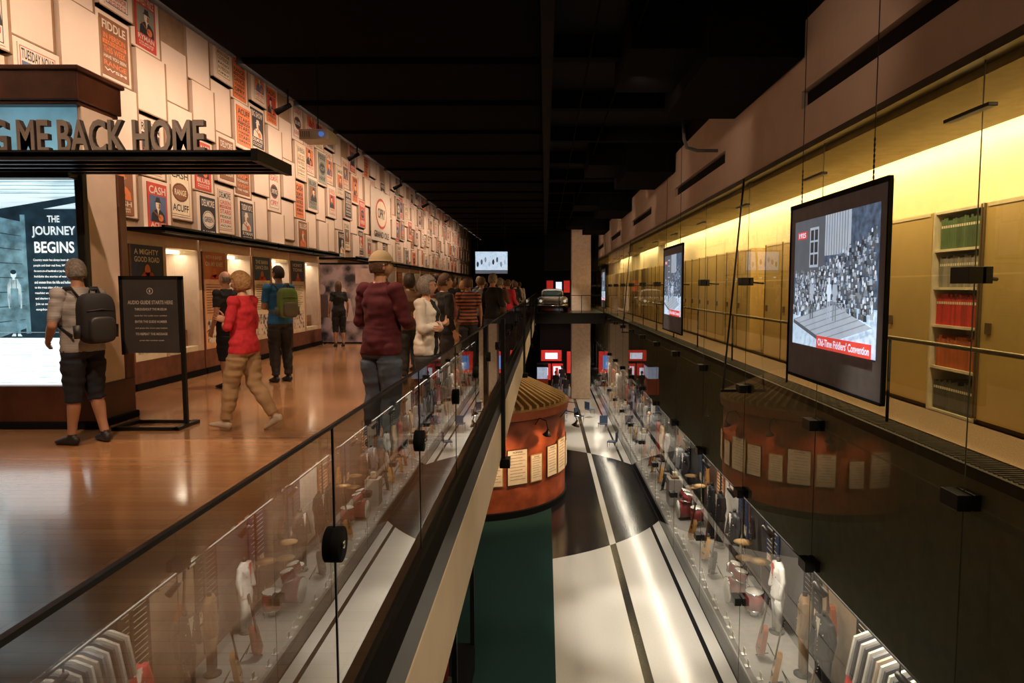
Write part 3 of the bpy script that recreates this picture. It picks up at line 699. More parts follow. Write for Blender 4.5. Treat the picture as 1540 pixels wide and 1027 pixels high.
for m, m2 in ((mat('suit_black', (.015, .015, .02), .6), postW), (mat('suit_white', (.6, .58, .55), .7), red), (mat('suit_red', (.4, .02, .02), .6), postW), (mat('suit_tan', (.35, .22, .12), .7), ink), (mat('suit_grey', (.12, .12, .13), .7), postW)):
    o = costume(m, m2).build('stage_costume'); cs.append(o)
used = set()
def place(ob, name, loc, rz):
    if id(ob) not in used:
        used.add(id(ob)); ob.location = loc; ob.rotation_euler = (0, 0, rz); return ob
    return inst(ob, name, loc, rz)
gts = []
for g in gw:
    b = B(); guitar_geo(b, Matrix.Translation((0, 0, .36)) @ Matrix.Rotation(math.radians(80), 4, 'X'), g, 1.15)
    b.tube([(0, .1, .3), (-.15, .25, 0)], .01, blackm, 6); b.tube([(0, .1, .3), (.15, .25, 0)], .01, blackm, 6); b.tube([(0, .12, .1), (0, -.12, .06)], .01, blackm, 6)
    gts.append(b.build('acoustic_guitar'))
zp = ZL+.25
y = 4.3; k = 0
kit = [14.8, 20.4]
free = lambda yy, d=1.0: all(abs(yy-q) > d for q in kit)
order = [0, 4, 3, 0, 1, 4, 0, 2]
while y < 52:
    if free(y): place(cs[order[k % 8]], 'stage_costume', (4.75, y, zp), math.radians(90+random.uniform(-20, 20)))
    if free(y+.75): place(cs[order[(k*3+1) % 8]], 'stage_costume', (4.7, y+.75, zp), math.radians(90+random.uniform(-25, 25)))
    if free(y+.35): place(gts[k % 3], 'acoustic_guitar', (4.15, y+.35, zp), math.radians(-90+random.uniform(-15, 15)))
    if k % 3 != 1 and free(y+1.3): place(gts[(k+1) % 3], 'acoustic_guitar', (4.2, y+1.3, zp), math.radians(-90+random.uniform(-15, 15)))
    if k % 3 == 1 and free(y+1.4):
        b = B(); b.box(4.0, 4.45, y+1.2, y+1.7, zp, zp+.85, exl); b.box(4.1, 4.35, y+1.3, y+1.6, zp+.85, zp+.91, brownp); b.box(4.15, 4.3, y+1.35, y+1.55, zp+.91, zp+1.05, cream); b.build('display_plinth', bevel=.008)
    b = B(); F = FR((5.17, y+1.55, -4.0), 'nx'); b.box(-.42, .42, -.9, .9, 0, .03, random.choice((black, white, navy, brownp, black)), F); b.text(random.choice(WORDS), -.35, .6, .35, .78, red if k % 2 else orange, .034, F)
    for i in range(10): b.rect(-.33, .4-i*.1, .33-.1*(i % 2), .42-i*.1, grey if k % 2 else cream, .034, F)
    b.rect(-.33, -.85, .33, -.6, photoS, .034, F); b.build('text_panel')
    b = B(); F = FR((5.17, y+.55, -3.35), 'nx')
    for i in range(4):
        u = -.5+.33*i; v = random.uniform(-.15, .15); b.box(u-.12, u+.12, v-.16, v+.16, 0, .03, blackm, F); b.rect(u-.10, v-.14, u+.10, v+.14, random.choice((postW, photoS, cream, orange)), .034, F)
    b.build('framed_photographs')
    if k % 2: 
        b = B(); guitar_geo(b, FR((5.0, y+.3, -4.3), 'nx') @ Matrix.Rotation(.15, 4, 'Z'), gw[(k//2) % 3], 1.1); b.tube([(5.0, y+.3, -3.6), (5.17, y+.3, -3.6)], .01, chrome, 5); b.build('mounted_guitar')
    b = B()
    for i in range(5):
        px = 3.72+(i % 3)*.05; b.box(px, px+.1, y-.3+i*.42, y-.2+i*.42, zp, zp+.02, white); b.box(px+.06, px+.07, y-.3+i*.42, y-.2+i*.42, zp, zp+.14, postW)
    b.build('label_cards')
    b = B(); b.tube([(3.85, y+.5, -2.57), (3.85, y+.5, -2.7)], .012, blackm, 6); b.tube([(3.82, y+.5, -2.68), (3.98, y+.5, -2.86)], [.035, .06], blackm, 12); b.build('exhibit_spotlight')
    y += 2.3; k += 1
for y in kit:
    b = B(); dm2 = mat('drum_shell', (.25, .03, .03), .25, coat=.5); hd = mat('drum_head', (.75, .72, .66), .5)
    def drum(c, d, r, L, n=20):
        c = V(c); d = V(d).normalized(); b.tube([c-d*L/2, c+d*L/2], r, dm2, n)
        for s in (-1, 1): b.tube([c+d*s*(L/2-.01), c+d*s*(L/2+.012)], r+.01, chrome, n); b.tube([c+d*s*(L/2+.012), c+d*s*(L/2+.016)], r-.01, hd, n)
    drum((4.25, y, zp+.3), (1, 0, 0), .28, .36); drum((4.3, y-.2, zp+.72), (.3, 0, 1), .15, .2); drum((4.3, y+.2, zp+.72), (.3, 0, 1), .15, .2); drum((4.5, y-.6, zp+.35), (0, 0, 1), .2, .36); drum((4.4, y+.6, zp+.55), (0, 0, 1), .18, .13)
    for yy, z in ((y-.6, 1.2), (y+.65, 1.15), (y+.45, .85)):
        b.tube([(4.7, yy, zp), (4.6, yy, zp+z)], .012, chrome, 6); b.tube([(4.6, yy, zp+z), (4.6, yy, zp+z+.03)], [.22, .03], gold, 24)
        for a in (0, 2.1, 4.2): b.tube([(4.69, yy, zp+.2), (4.69+.15*math.cos(a), yy+.15*math.sin(a), zp)], .008, chrome, 5)
    for a in (-.05, .05): b.tube([(4.3, y-.2, zp+.45), (4.3, y-.2+a, zp+.62)], .01, chrome, 5)
    b.tube([(4.5, y-.6, zp), (4.5, y-.6, zp+.2)], .1, chrome, 8); b.tube([(4.4, y+.6, zp), (4.4, y+.6, zp+.5)], .015, chrome, 8)
    b.tube([(4.3, y+.2, zp+.5), (4.3, y+.2, zp+.62)], .012, chrome, 5)
    b.build('drum_kit')
# clothes rack high on wall
b = B(); b.tube([(4.2, 6.0, -2.75), (4.2, 8.5, -2.75)], .02, chrome, 8)
for yy in (6.0, 8.5): b.tube([(4.2, yy, -2.75), (4.2, yy, -2.36)], .015, chrome, 6)
gm = [mat('garment_a', (.52, .50, .47), .8), mat('garment_b', (.16, .16, .18), .8), mat('garment_c', (.05, .05, .06), .8), mat('garment_d', (.38, .31, .25), .8)]
for i in range(24):
    yy = 6.1+i*.1; m = gm[(0, 2, 0, 3, 1, 0, 2)[i % 7]]
    M = Matrix.Translation((4.2, yy, -2.95)) @ Matrix.Rotation(math.pi/2, 4, 'X')
    pts = [(-.05, .08), (-.25, 0), (-.34, -.5), (-.24, -.52), (-.22, -.2), (-.22, -.8), (.22, -.8), (.22, -.2), (.24, -.52), (.34, -.5), (.25, 0), (.05, .08)]
    n = len(pts); b.add(([(x, z, -.02) for x, z in pts]+[(x, z, .02) for x, z in pts], [tuple(range(n))[::-1], tuple(range(n, 2*n))]+[(j, (j+1) % n, n+(j+1) % n, n+j) for j in range(n)]), m, M)
    b.tube([(4.2, yy, -2.87), (4.2, yy, -2.74)], .005, chrome, 4)
b.build('garment_rack')
# left lower case with red jacket
b = B(); x0, x1, y0, y1 = -2.5, -1.35, 10.0, 12.6
b.box(x0, x1, y0, y1, ZL, ZL+.5, black); b.box(x0, x1, y0, y1, ZL+2.4, ZL+2.5, black)
for x in (x0+.04, x1-.04):
    for yy in (y0+.04, y1-.04): b.box(x-.04, x+.04, yy-.04, yy+.04, ZL, ZL+2.45, blackm)
b.build('lower_display_case')
inst(cs[2], 'stage_costume', (-1.75, 11.3, ZL+.5), math.radians(-90), 1.0)
# under-bridge exhibit
b = B(); rk = mat('kiosk_red', (.6, .03, .02), .5, e=.5); wl = mat('kiosk_white', (.7, .8, 1), .5, e=1.1); kb = mat('kiosk_blue', (.1, .25, .6), .5, e=.9)
b.box(-.4, 3.4, 50, 50.2, ZL, -.7, black)
for x0, x1, z0, z1, m, d in ((-.3, 1.2, -3.9, -3.1, rk, .05), (.0, .9, -3.75, -3.3, wl, .08), (-.2, .4, -5.3, -4.1, rk, .05), (-.1, .2, -5.1, -4.4, wl, .08), (.5, 1.3, -5.2, -4.1, rk, .05), (.6, 1.2, -5.1, -4.3, wl, .08), (.75, .95, -5.1, -4.4, rk, .10), (1.6, 3.2, -4.8, -3.2, rk, .05), (1.9, 2.9, -4.5, -3.5, kb, .08)):
    b.box(x0, x1, 50-d, 50, z0, z1, m)
b.build('lit_exhibit_wall')
b = B(); b.box(-.6, .2, 46, 48, ZL, ZL+1.1, red); b.box(-.55, .15, 46.05, 47.95, ZL+1.1, ZL+1.9, mat('case_glow', (.5, .6, .8), .4, e=.5)); b.box(-.6, .2, 46, 48, ZL+1.9, ZL+1.98, black); b.build('exhibit_island')
b = B(); b.box(1.7, 2.95, 44.3, 45.4, ZL, 5.5, mat('column_beige', (.5, .38, .28), .7)); b.build('wall_column_pier', bevel=.05)
one('ceiling_far_bulkhead', black, -.08, 3.5, 45.5, 46, 2.6, 5.5)
b = B(); b.box(-.6, 3.5, 40.0, 40.03, 1.0, 1.04, blackm)
for x in np.arange(-.5, 3.5, 1.3): b.box(x, x+.04, 40, 40.04, 0, 1, blackm)
b.box(-.7, 3.5, 39.9, 40, -.62, -.02, black); b.build('bridge_railing')
b = B(); F = FR((1.1, 51.8, 1.6), 'ny'); b.box(-1.2, .9, -.6, .7, 0, .05, black, F)
for u, v, w2, h2, m in ((-1.0, -.4, .5, .8, rk), (-.3, -.3, .45, .6, wl), (.3, -.5, .45, .9, rk)): b.rect(u, v, u+w2, v+h2, m, .06, F)
b.box(-1.1, -1.05, -1.6, -.6, 0, .05, blackm, F); b.box(.75, .8, -1.6, -.6, 0, .05, blackm, F); b.build('illuminated_sign')
for i, (x, yy) in enumerate(((1.0, 37), (1.8, 36), (2.5, 38), (2.9, 34), (3.0, 30))):
    b = B(); ch = mat('chair_blue', (.05, .09, .18), .5)
    b.box(-.2, .2, -.2, .2, .43, .47, ch); b.box(-.2, .2, .18, .22, .5, .9, ch)
    for sx in (-.18, .18):
        for sy in (-.18, .2): b.tube([(sx, sy, 0), (sx, sy, .45 if sy < 0 else .9)], .014, chrome, 6)
    o = b.build('side_chair'); o.location = V((x, yy, ZL)); o.rotation_euler = (0, 0, i*1.1)
# car
b = B(); cb = mat('car_paint', (.45, .40, .34), .15, coat=1); cg = mat('car_glass', (.02, .03, .03), .05)
cx, cy = .45, 43.4
b.ell((cx, cy, .62), (.92, 2.5, .32), cb, pw=.45, nu=24, nv=14); b.ell((cx, cy+.5, 1.0), (.72, 1.2, .42), cb, pw=.55, nu=24, nv=12); b.ell((cx, cy+.25, 1.03), (.66, 1.15, .30), cg, pw=.5, nu=24, nv=12)
for s in (-1, 1):
    b.ell((cx+s*.68, cy-1.6, .72), (.24, .95, .22), cb, pw=.8, nu=16, nv=10)
    b.tube([(cx+s*.72, cy-2.44, .68), (cx+s*.72, cy-2.52, .68)], .11, chrome, 16); b.ell((cx+s*.72, cy-2.52, .68), (.09, .04, .09), mat('headlamp', (.9, .85, .7), .1, e=.4))
    for yy in (-1.5, 1.5):
        b.tube([(cx+s*.72, cy+yy, .34), (cx+s*.92, cy+yy, .34)], .33, ink, 20); b.tube([(cx+s*.9, cy+yy, .34), (cx+s*.94, cy+yy, .34)], .16, chrome, 16)
b.box(cx-.5, cx+.5, cy-2.53, cy-2.46, .5, .72, chrome); b.tube([(cx-.9, cy-2.45, .42), (cx-.5, cy-2.62, .42), (cx+.5, cy-2.62, .42), (cx+.9, cy-2.45, .42)], .07, chrome, 8)
b.build('vintage_car')

# ------------------------------------------------------------ people
skinA = mat('skin_light', (.55, .30, .20), .5, var=.08); skinB = mat('skin_tan', (.42, .22, .14), .5, var=.08)
eyeW = mat('eye_white', (.7, .68, .65), .3); eyeD = mat('eye_dark', (.03, .02, .02), .2); lip = mat('lip', (.35, .1, .08), .5)
shoeK = mat('shoe_dark', (.02, .02, .025), .5)

def head(b, M, skin, hair, style='short', cap=None, glasses=False):
    vs, fs = ell_geo((0, 0, 0), (1, 1, 1), 32, 24)
    out = []
    for v in vs:
        x, y, z = v.x*.076, v.y*.097, v.z*.118
        if z < -.01:
            t = min(1, (-z-.01)/.108); x *= 1-.38*t*t
            if y < 0: y *= 1-.45*t
            else: y = y*(1-.05*t)+.012*t
        if y > 0:
            g = lambda cx, cz, s: math.exp(-((x-cx)**2+(z-cz)**2)/(s*s))
            y += .022*math.exp(-(x/.013)**2-((z+.018)/.022)**2)+.010*math.exp(-(x/.010)**2-((z-.005)/.03)**2)
            y -= .010*(g(.032, .008, .018)+g(-.032, .008, .018))
            y += .006*math.exp(-((z-.03)/.012)**2-(x/.05)**2)+.006*math.exp(-(x/.025)**2-((z+.058)/.012)**2)+.007*math.exp(-(x/.02)**2-((z+.098)/.014)**2)
        out.append((x, y, z))
    b.add((out, fs), skin, M, True)
    for s in (-1, 1):
        b.ell((s*.031, .079, .008), (.013, .010, .009), eyeW, M, 10, 6); b.ell((s*.031, .0875, .008), (.0055, .004, .0055), eyeD, M, 8, 6)
        b.ell((s*.032, .089, .027), (.017, .005, .004), hair, M, 8, 5); b.ell((s*.078, -.008, -.005), (.009, .019, .032), skin, M, 10, 8)
    b.ell((0, .094, -.052), (.024, .006, .004), lip, M, 10, 5); b.ell((0, .092, -.060), (.019, .006, .005), lip, M, 10, 5)
    low = {'short': -.06, 'bob': -.10, 'long': -.2, 'bald': -.03, 'wshort': -.085}[style]
    full = style in ('bob', 'long', 'wshort')
    vs, fs2 = ell_geo((0, 0, 0), (1, 1, 1), 40, 32)
    o2 = []
    for v in vs:
        x, y, z = v.x*.076, v.y*.097, v.z*.118
        hairy = (z > .055 and (y < .085 or z > .07)) or (y < .012 and z > max(low, -.10)) or (full and y < .042 and z > max(low, -.11)) or (abs(x) > .06 and y < .04 and z > .0)
        if style == 'bald': hairy = (y < .0 and -.05 < z < .045)
        k = 1.12 if style != 'bald' else 1.05
        if full: k = 1.24
        k += .05*noise.noise(V((x*45, y*45, z*45)))+.03*noise.noise(V((x*110, y*110, z*60)))
        if hairy:
            p = [x*k, y*k, z*((1.14 if full else 1.10) if style != 'bald' else 1.02)]
            if style == 'long' and z < -.03 and y < .02: p[2] *= 2.0; p[1] = min(p[1], -.01)
        else: p = [x*.86, y*.86, z*.86]
        o2.append(tuple(p))
    b.add((o2, fs2), hair, M, True)
    if cap:
        vs, fs = ell_geo((0, 0, 0), (1, 1, 1), 32, 24)
        o3 = []
        for v in vs:
            x, y, z = v.x*.092, v.y*.116, v.z*.130
            o3.append((x, y, max(z, .030)+.014))
        b.add((o3, fs), cap, M, True)
        pts = [(.075*math.cos(a), .095+.085*math.sin(a)*1.0) for a in np.linspace(0, math.pi, 12)]
        pts = [(-.08, .06)]+[(p[0]*-1, p[1]) for p in pts][::1]+[(.08, .06)]
        n = len(pts); vz = lambda x, y: .05-.12*x*x/.08-.18*max(0, y-.09)
        top = [(x, y, vz(x, y)) for x, y in pts]; bot = [(x, y, vz(x, y)-.007) for x, y in pts]
        b.add((top+bot, [tuple(range(n)), tuple(range(n, 2*n))[::-1]]+[(j, n+j, n+(j+1) % n, (j+1) % n) for j in range(n)]), cap, M)
    if glasses:
        for s in (-1, 1):
            b.tube([(s*.033+.021*math.cos(a), .104, .006+.016*math.sin(a)) for a in np.linspace(0, 2*math.pi, 13)], .0022, ink, 5, M)
            b.tube([(s*.055, .10, .01), (s*.08, .0, .008)], .002, ink, 5, M)
        b.tube([(-.012, .106, .008), (.012, .106, .008)], .002, ink, 5, M)

def hand(b, W, D, N, side, skin, curl=.5, s=1.0):
    M = Matrix.Identity(4)
    W = V(W); D = V(D).normalized(); N = V(N); N = (N-D*N.dot(D)).normalized(); Lr = D.cross(N)*side
    R3 = Matrix.Identity(4)
    for r in range(3): R3[r][0] = Lr[r]; R3[r][1] = D[r]; R3[r][2] = N[r]; R3[r][3] = (W+D*.045*s)[r]
    b.ell((0, 0, 0), (.040*s, .055*s, .016*s), skin, R3, 12, 8, .8)
    for i, (off, ln) in enumerate(((.028, .068), (.010, .078), (-.009, .073), (-.026, .058))):
        p = W+D*.082*s+Lr*off*s; pts = [p-D*.02*s, p]; a = .15
        for q in range(3):
            a += curl*(.5+.25*q); d = D*math.cos(a)+N*math.sin(a); p = p+d*ln*s*(.42, .32, .26)[q]; pts.append(p)
        b.tube(pts, [.009*s, .0092*s, .0088*s, .0078*s, .0055*s], skin, 7, M, ref=tuple(Lr))
    p = W+D*.025*s+Lr*.03*s; pts = [p]; d0 = (D*.6+Lr*.75+N*.2).normalized()
    for q in range(3):
        d = (d0*(1-.25*q)+(D+N*.5)*.25*q).normalized(); p = p+d*.027*s; pts.append(p)
    b.tube(pts, [.012*s, .011*s, .009*s, .006*s], skin, 7, M, ref=tuple(N))

DEF = dict(sr=(.18, 0, 1.42), sl=(-.18, 0, 1.42), er=(.235, -.03, 1.14), el=(-.235, -.03, 1.14), wr=(.24, .06, .90), wl=(-.24, .06, .90),
           hr=(.088, 0, .90), hl=(-.088, 0, .90), kr=(.095, .015, .48), kl=(-.095, .015, .48), ar=(.10, -.03, .09), al=(-.10, -.03, .09))
def person(name, x, y, hd, H=1.75, pose={}, top=None, sleeve=.6, bottom=None, leg=1.95, shoe=None, skin=None, hair=None, style='short', hem=.92, fem=False,
           belly=0, cap=None, glasses=False, hyaw=0, hpitch=0, vox=.013, z=0, inner=None, fy=(0, 0), fp=(0, 0), curl=.5, cloth=.010):
    J = {k: V(pose.get(k, v)) for k, v in DEF.items()}
    skin = skin or skinA; shoe = shoe or shoeK; hair = hair or hairD
    sw = .88 if fem else 1.0
    for k in ('sr', 'sl'): J[k].x *= sw
    q = B(); m = skin
    lean = V(pose.get('lean', (0, 0, 0)))
    hp = .172 if fem else .16
    sp = [(.84, .11, .09), (.90, hp, .115), (.98, hp, .115+belly*.6), (1.08, .135 if fem else .15, .10+belly), (1.2, .14 if fem else .158, .112+belly*.7), (1.32, .15 if fem else .175, .12+(.02 if fem else 0)), (1.41, .14*sw, .09), (1.47, .08, .065), (1.50, .055, .055)]
    q.tube([(0, (.012 if 1.0 < a < 1.38 else 0)+(belly*.5 if .9 < a < 1.3 else 0), a) for a, _, _ in sp], [(r, t) for _, r, t in sp], m, 20, ref=(0, 1, 0))
    q.tube([(0, -.01, 1.42), (0, 0, 1.5), (0, .012, 1.58)], [.062, .055 if not fem else .048, .052 if not fem else .045], m, 12)
    for s in 'rl':
        S, E, W = J['s'+s], J['e'+s], J['w'+s]
        q.ell(S, (.062*sw, .06, .058), m); q.tube([S, S.lerp(E, .35), E], [.054*sw, .05*sw, .040*sw], m, 12); q.ell(E, (.041*sw,)*3, m)
        q.tube([E, E.lerp(W, .3), W, W+(W-E).normalized()*.03], [.040*sw, .041*sw, .027*sw, .024*sw], m, 12)
        Hh, K, A = J['h'+s], J['k'+s], J['a'+s]
        q.ell(Hh, (.09, .095, .10), m); q.tube([Hh, Hh.lerp(K, .4), K], [.092, .082, .058], m, 14); q.ell(K, (.058,)*3, m)
        q.tube([K, K.lerp(A, .3)+V((0, -.012, 0)), K.lerp(A, .7), A], [.056, .060, .043, .038], m, 12); q.ell(A, (.038,)*3, m)
    toes = {}
    for i, s in enumerate('rl'):
        A = J['a'+s]; MM = Matrix.Translation(A) @ Matrix.Rotation(math.radians(fy[i]), 4, 'Z') @ Matrix.Rotation(math.radians(fp[i]), 4, 'X')
        vs, fs = tube_geo([(0, -.075, -.05), (0, -.06, -.045), (0, -.01, -.035), (0, .07, -.045), (0, .13, -.058), (0, .185, -.065), (0, .205, -.07)], [(.012, .02), (.034, .045), (.04, .052), (.043, .04), (.048, .03), (.035, .022), (.012, .01)], 12, (0, 0, 1))
        q.add(([(v[0], v[1], max(v[2], -.088)) for v in vs], fs), m, MM); toes[s] = MM @ V((0, .17, -.06))
    for v in q.v:
        if v.z > .95: v += lean*((v.z-.95)/.6)
    vs, nn, fs = remeshed(q, vox, 5)
    ln = lambda p: p+lean*max(0, (p.z-.95)/.6)
    bones = [('torso', ln(V((0, 0, .95))), ln(V((0, 0, 1.40))), .15), ('neck', ln(V((0, 0, 1.48))), ln(V((0, .01, 1.6))), .055)]
    for s in 'rl':
        bones += [('ua', ln(J['s'+s]), ln(J['e'+s]), .045), ('fa', ln(J['e'+s]), ln(J['w'+s]), .034), ('th', J['h'+s]-V((0, 0, .06)), J['k'+s], .08), ('sh', J['k'+s], J['a'+s], .05), ('ft', J['a'+s]-V((0, 0, .04)), toes[s], .04)]
    best = np.full(len(vs), 1e9); lab = np.zeros(len(vs), int); tt = np.zeros(len(vs))
    for i, (l, a, c, r) in enumerate(bones):
        a = np.array(a); c = np.array(c); d = c-a; t = np.clip(((vs-a)@d)/(d@d), 0, 1); dist = np.linalg.norm(vs-(a+t[:, None]*d), axis=1)-r
        k = dist < best; best[k] = dist[k]; lab[k] = i; tt[k] = t[k]
    reg = []
    for i in range(len(vs)):
        l = bones[lab[i]][0]; t = tt[i]; zz = vs[i][2]
        if l == 'neck': r = 's' if t > .02 or zz > 1.49 else 't'
        elif l == 'torso':
            r = 't' if zz > hem else 'b'
            if zz > 1.485: r = 's'
            if r == 't' and inner and vs[i][1] > .06 and abs(vs[i][0]) < .045: r = 'i'
            if r == 't' and fem and zz > 1.40 and vs[i][1] > .03 and abs(vs[i][0]) < (zz-1.38)*.8: r = 's'
        elif l == 'ua': r = 't' if t < sleeve else 's'
        elif l == 'fa': r = 't' if 1+t < sleeve else 's'
        elif l == 'th': r = 't' if zz > hem else ('b' if t < leg else 's')
        elif l == 'sh': r = 'b' if 1+t < leg else 's'
        else: r = 'f'
        if l == 'sh' and t > .96 and r == 's': r = 'f'
        reg.append(r)
    vv = vs.copy()
    for i, r in enumerate(reg):
        p = vs[i]
        if r in 'tbi':
            f = noise.noise(V((p[0]*9, p[1]*9, p[2]*20)))*.012+noise.noise(V((p[0]*22+5, p[1]*22, p[2]*9)))*.008
            k = cloth+(.006 if r == 't' and p[2] < 1.1 else 0)+(.012 if r == 'b' and p[2] < .8 else 0)
            if r == 'i': k -= .006
            vv[i] += nn[i]*(k+f)
    b = B(); cm = {'t': top, 'b': bottom, 's': skin, 'f': shoe, 'i': inner or top}
    b.v = [V(v) for v in vv]; b.f = fs; b.m = []
    for f in fs:
        rs = [reg[j] for j in f]; r = max(set(rs), key=rs.count); b.m.append(b.mi(cm[r]))
    b.sm = [True]*len(fs)
    for i, s in enumerate('rl'):
        E, W = ln(J['e'+s]), ln(J['w'+s]); sd = 1 if s == 'r' else -1
        D = V(pose.get('d'+s, W-E)); Nn = V(pose.get('n'+s, (-sd, .15, 0)))
        side = 1 if D.normalized().cross(Nn).dot(V((0, 1, 0.3))) > 0 else -1
        hand(b, W, D, Nn, side, skin, curl)
    HM = Matrix.Translation(V((0, .018, 1.637))+lean*1.12) @ Matrix.Rotation(math.radians(hyaw), 4, 'Z') @ Matrix.Rotation(math.radians(hpitch), 4, 'X')
    head(b, HM, skin, hair, style, cap, glasses)
    s = H/1.755; T = Matrix.Translation((x, y, z)) @ Matrix.Rotation(math.radians(hd), 4, 'Z') @ Matrix.Scale(s, 4)
    b.v = [T @ v for v in b.v]
    mn = min(v.z for v in b.v)
    for v in b.v: v.z += z-mn
    return b.build(name), T
hairD = mat('hair_dark', (.03, .02, .015), .6, bump=.4, scale=60); hairG = mat('hair_grey', (.20, .175, .155), .6, bump=.5, scale=50, var=.4); hairB = mat('hair_blonde', (.34, .19, .08), .6, bump=.5, scale=50, var=.4); hairBr = mat('hair_brown', (.10, .05, .025), .6, bump=.4, scale=60)
def backpack(T, body, trim, s=1.0):
    b = B()
    b.ell((0, -.245, 1.20), (.155*s, .095*s, .235*s), body, T, 24, 16, .55); b.ell((0, -.335, 1.10), (.115*s, .04, .12*s), trim, T, 20, 12, .5)
    b.tube([(-.12*s, -.33, 1.27), (0, -.345, 1.285), (.12*s, -.33, 1.27)], .006, trim, 6, T)
    b.tube([(-.03, -.2, 1.42), (-.03, -.22, 1.47), (.03, -.22, 1.47), (.03, -.2, 1.42)], .008, trim, 6, T)
    for sx in (-1, 1):
        b.tube([(sx*.10, -.18, 1.38), (sx*.115, -.08, 1.475), (sx*.12, .03, 1.475), (sx*.125, .125, 1.38), (sx*.135, .15, 1.25), (sx*.165, .08, 1.12), (sx*.15, -.12, 1.04)], [(.022, .007)]*7, trim, 8, T, ref=(1, 0, .2))
        b.tube([(sx*.16*s, -.24, 1.02), (sx*.165*s, -.24, 1.14)], .035, trim, 10, T)
    return b.build('backpack')
denim = mat('denim', (.08, .11, .17), .85, scale=50); khaki = mat('khaki', (.36, .24, .13), .85); navyc = mat('navy_cloth', (.012, .014, .025), .85); dkpant = mat('charcoal_cloth', (.03, .03, .032), .85)
plaid = stripe_mat('striped_shirt', (.40, .38, .36), (.22, .21, .22), 22, 'Z')
ostripe = stripe_mat('orange_striped_shirt', (.35, .10, .04), (.03, .02, .02), 5, 'Z')
maroon = mat('maroon_knit', (.085, .010, .018), .9, scale=40); redc = mat('red_knit', (.55, .025, .04), .85, scale=30); bluec = mat('blue_shirt', (.02, .14, .33), .8); whitec = mat('white_cardigan', (.60, .56, .50), .85); blackc = mat('black_cloth', (.012, .012, .014), .85)
greenb = mat('green_bag', (.12, .2, .04), .7); tanb = mat('bag_trim', (.1, .09, .06), .7)

p, T = person('man_in_striped_shirt', -4.42, 6.5, 62, 1.77, dict(er=(.25, -.02, 1.13), wr=(.22, .12, .92), el=(-.25, .0, 1.14), wl=(-.2, .18, 1.0), lean=(0, .03, 0), ar=(.12, -.08, .09), al=(-.12, .03, .09)),
    plaid, .85, navyc, 1.05, shoeK, skinB, hairG, 'short', hem=.90, belly=.035, hpitch=-8, vox=.0115, fy=(-8, 12))
backpack(T, blackc, mat('bag_black_trim', (.02, .02, .022), .5))
p, T = person('woman_in_red_top', -3.12, 7.05, 78, 1.63, dict(hr=(.085, 0, .90), kr=(.085, -.05, .49), ar=(.09, -.30, .13), kl=(-.085, .13, .49), al=(-.09, .20, .085), er=(.21, .02, 1.14), wr=(.02, .24, 1.22), el=(-.22, .03, 1.15), wl=(-.02, .23, 1.14), nr=(-.3, -1, 0), nl=(.3, -1, .2)),
    redc, 1.45, khaki, 1.93, mat('shoe_tan', (.45, .38, .3), .6), skinA, hairB, 'wshort', hem=.86, fem=True, hyaw=10, hpitch=-14, vox=.0115, fp=(-28, 8), cloth=.014)
p, T = person('man_in_blue_shirt', -4.2, 10.8, 48, 1.84, dict(er=(.24, .05, 1.15), wr=(.06, .2, 1.32), el=(-.24, .02, 1.14), wl=(-.05, .22, 1.12)), bluec, .75, dkpant, 1.94, shoeK, skinB, hairD, vox=.013, hem=.9, hyaw=15)
backpack(T, greenb, tanb, .95)
person('man_in_black_shirt', -4.75, 10.2, 70, 1.74, {}, blackc, .7, navyc, 1.05, shoeK, skinA, hairG, 'bald', vox=.015, belly=.03)
p, T = person('man_in_maroon_sweater', -1.52, 6.3, -28, 1.82, dict(er=(.26, .03, 1.15), wr=(.13, .27, 1.12), el=(-.26, .02, 1.15), wl=(-.06, .28, 1.14), nr=(-1, 0, .3), nl=(.6, -.6, .3), ar=(.12, -.04, .09), al=(-.12, -.02, .09)),
    maroon, 1.9, denim, 1.95, shoeK, skinA, hairBr, hem=.86, belly=.02, cap=mat('cap_tan', (.38, .30, .18), .8), hyaw=-25, vox=.0115, cloth=.020, fy=(-10, 10))
person('woman_in_white_cardigan', -1.30, 7.45, -105, 1.63, dict(er=(.22, .04, 1.13), wr=(-.08, .20, 1.20), el=(-.22, .04, 1.13), wl=(.09, .225, 1.15), dr=(-1, .1, .1), dl=(1, .1, 0), nr=(0, -1, 0), nl=(0, -1, 0)),
    whitec, 1.8, dkpant, 1.9, shoeK, skinA, hairG, 'wshort', hem=.84, fem=True, glasses=True, hyaw=15, vox=.0115, inner=blackc, cloth=.016)
person('woman_in_black_dress', -5.2, 17.2, 30, 1.66, {}, blackc, .7, blackc, 1.2, shoeK, skinB, hairBr, 'long', fem=True, vox=.02)
rose = mat('dusty_rose', (.3, .1, .1), .8); gt = mat('grey_tee', (.12, .12, .13), .8); bj = mat('brown_jacket', (.12, .06, .03), .8)
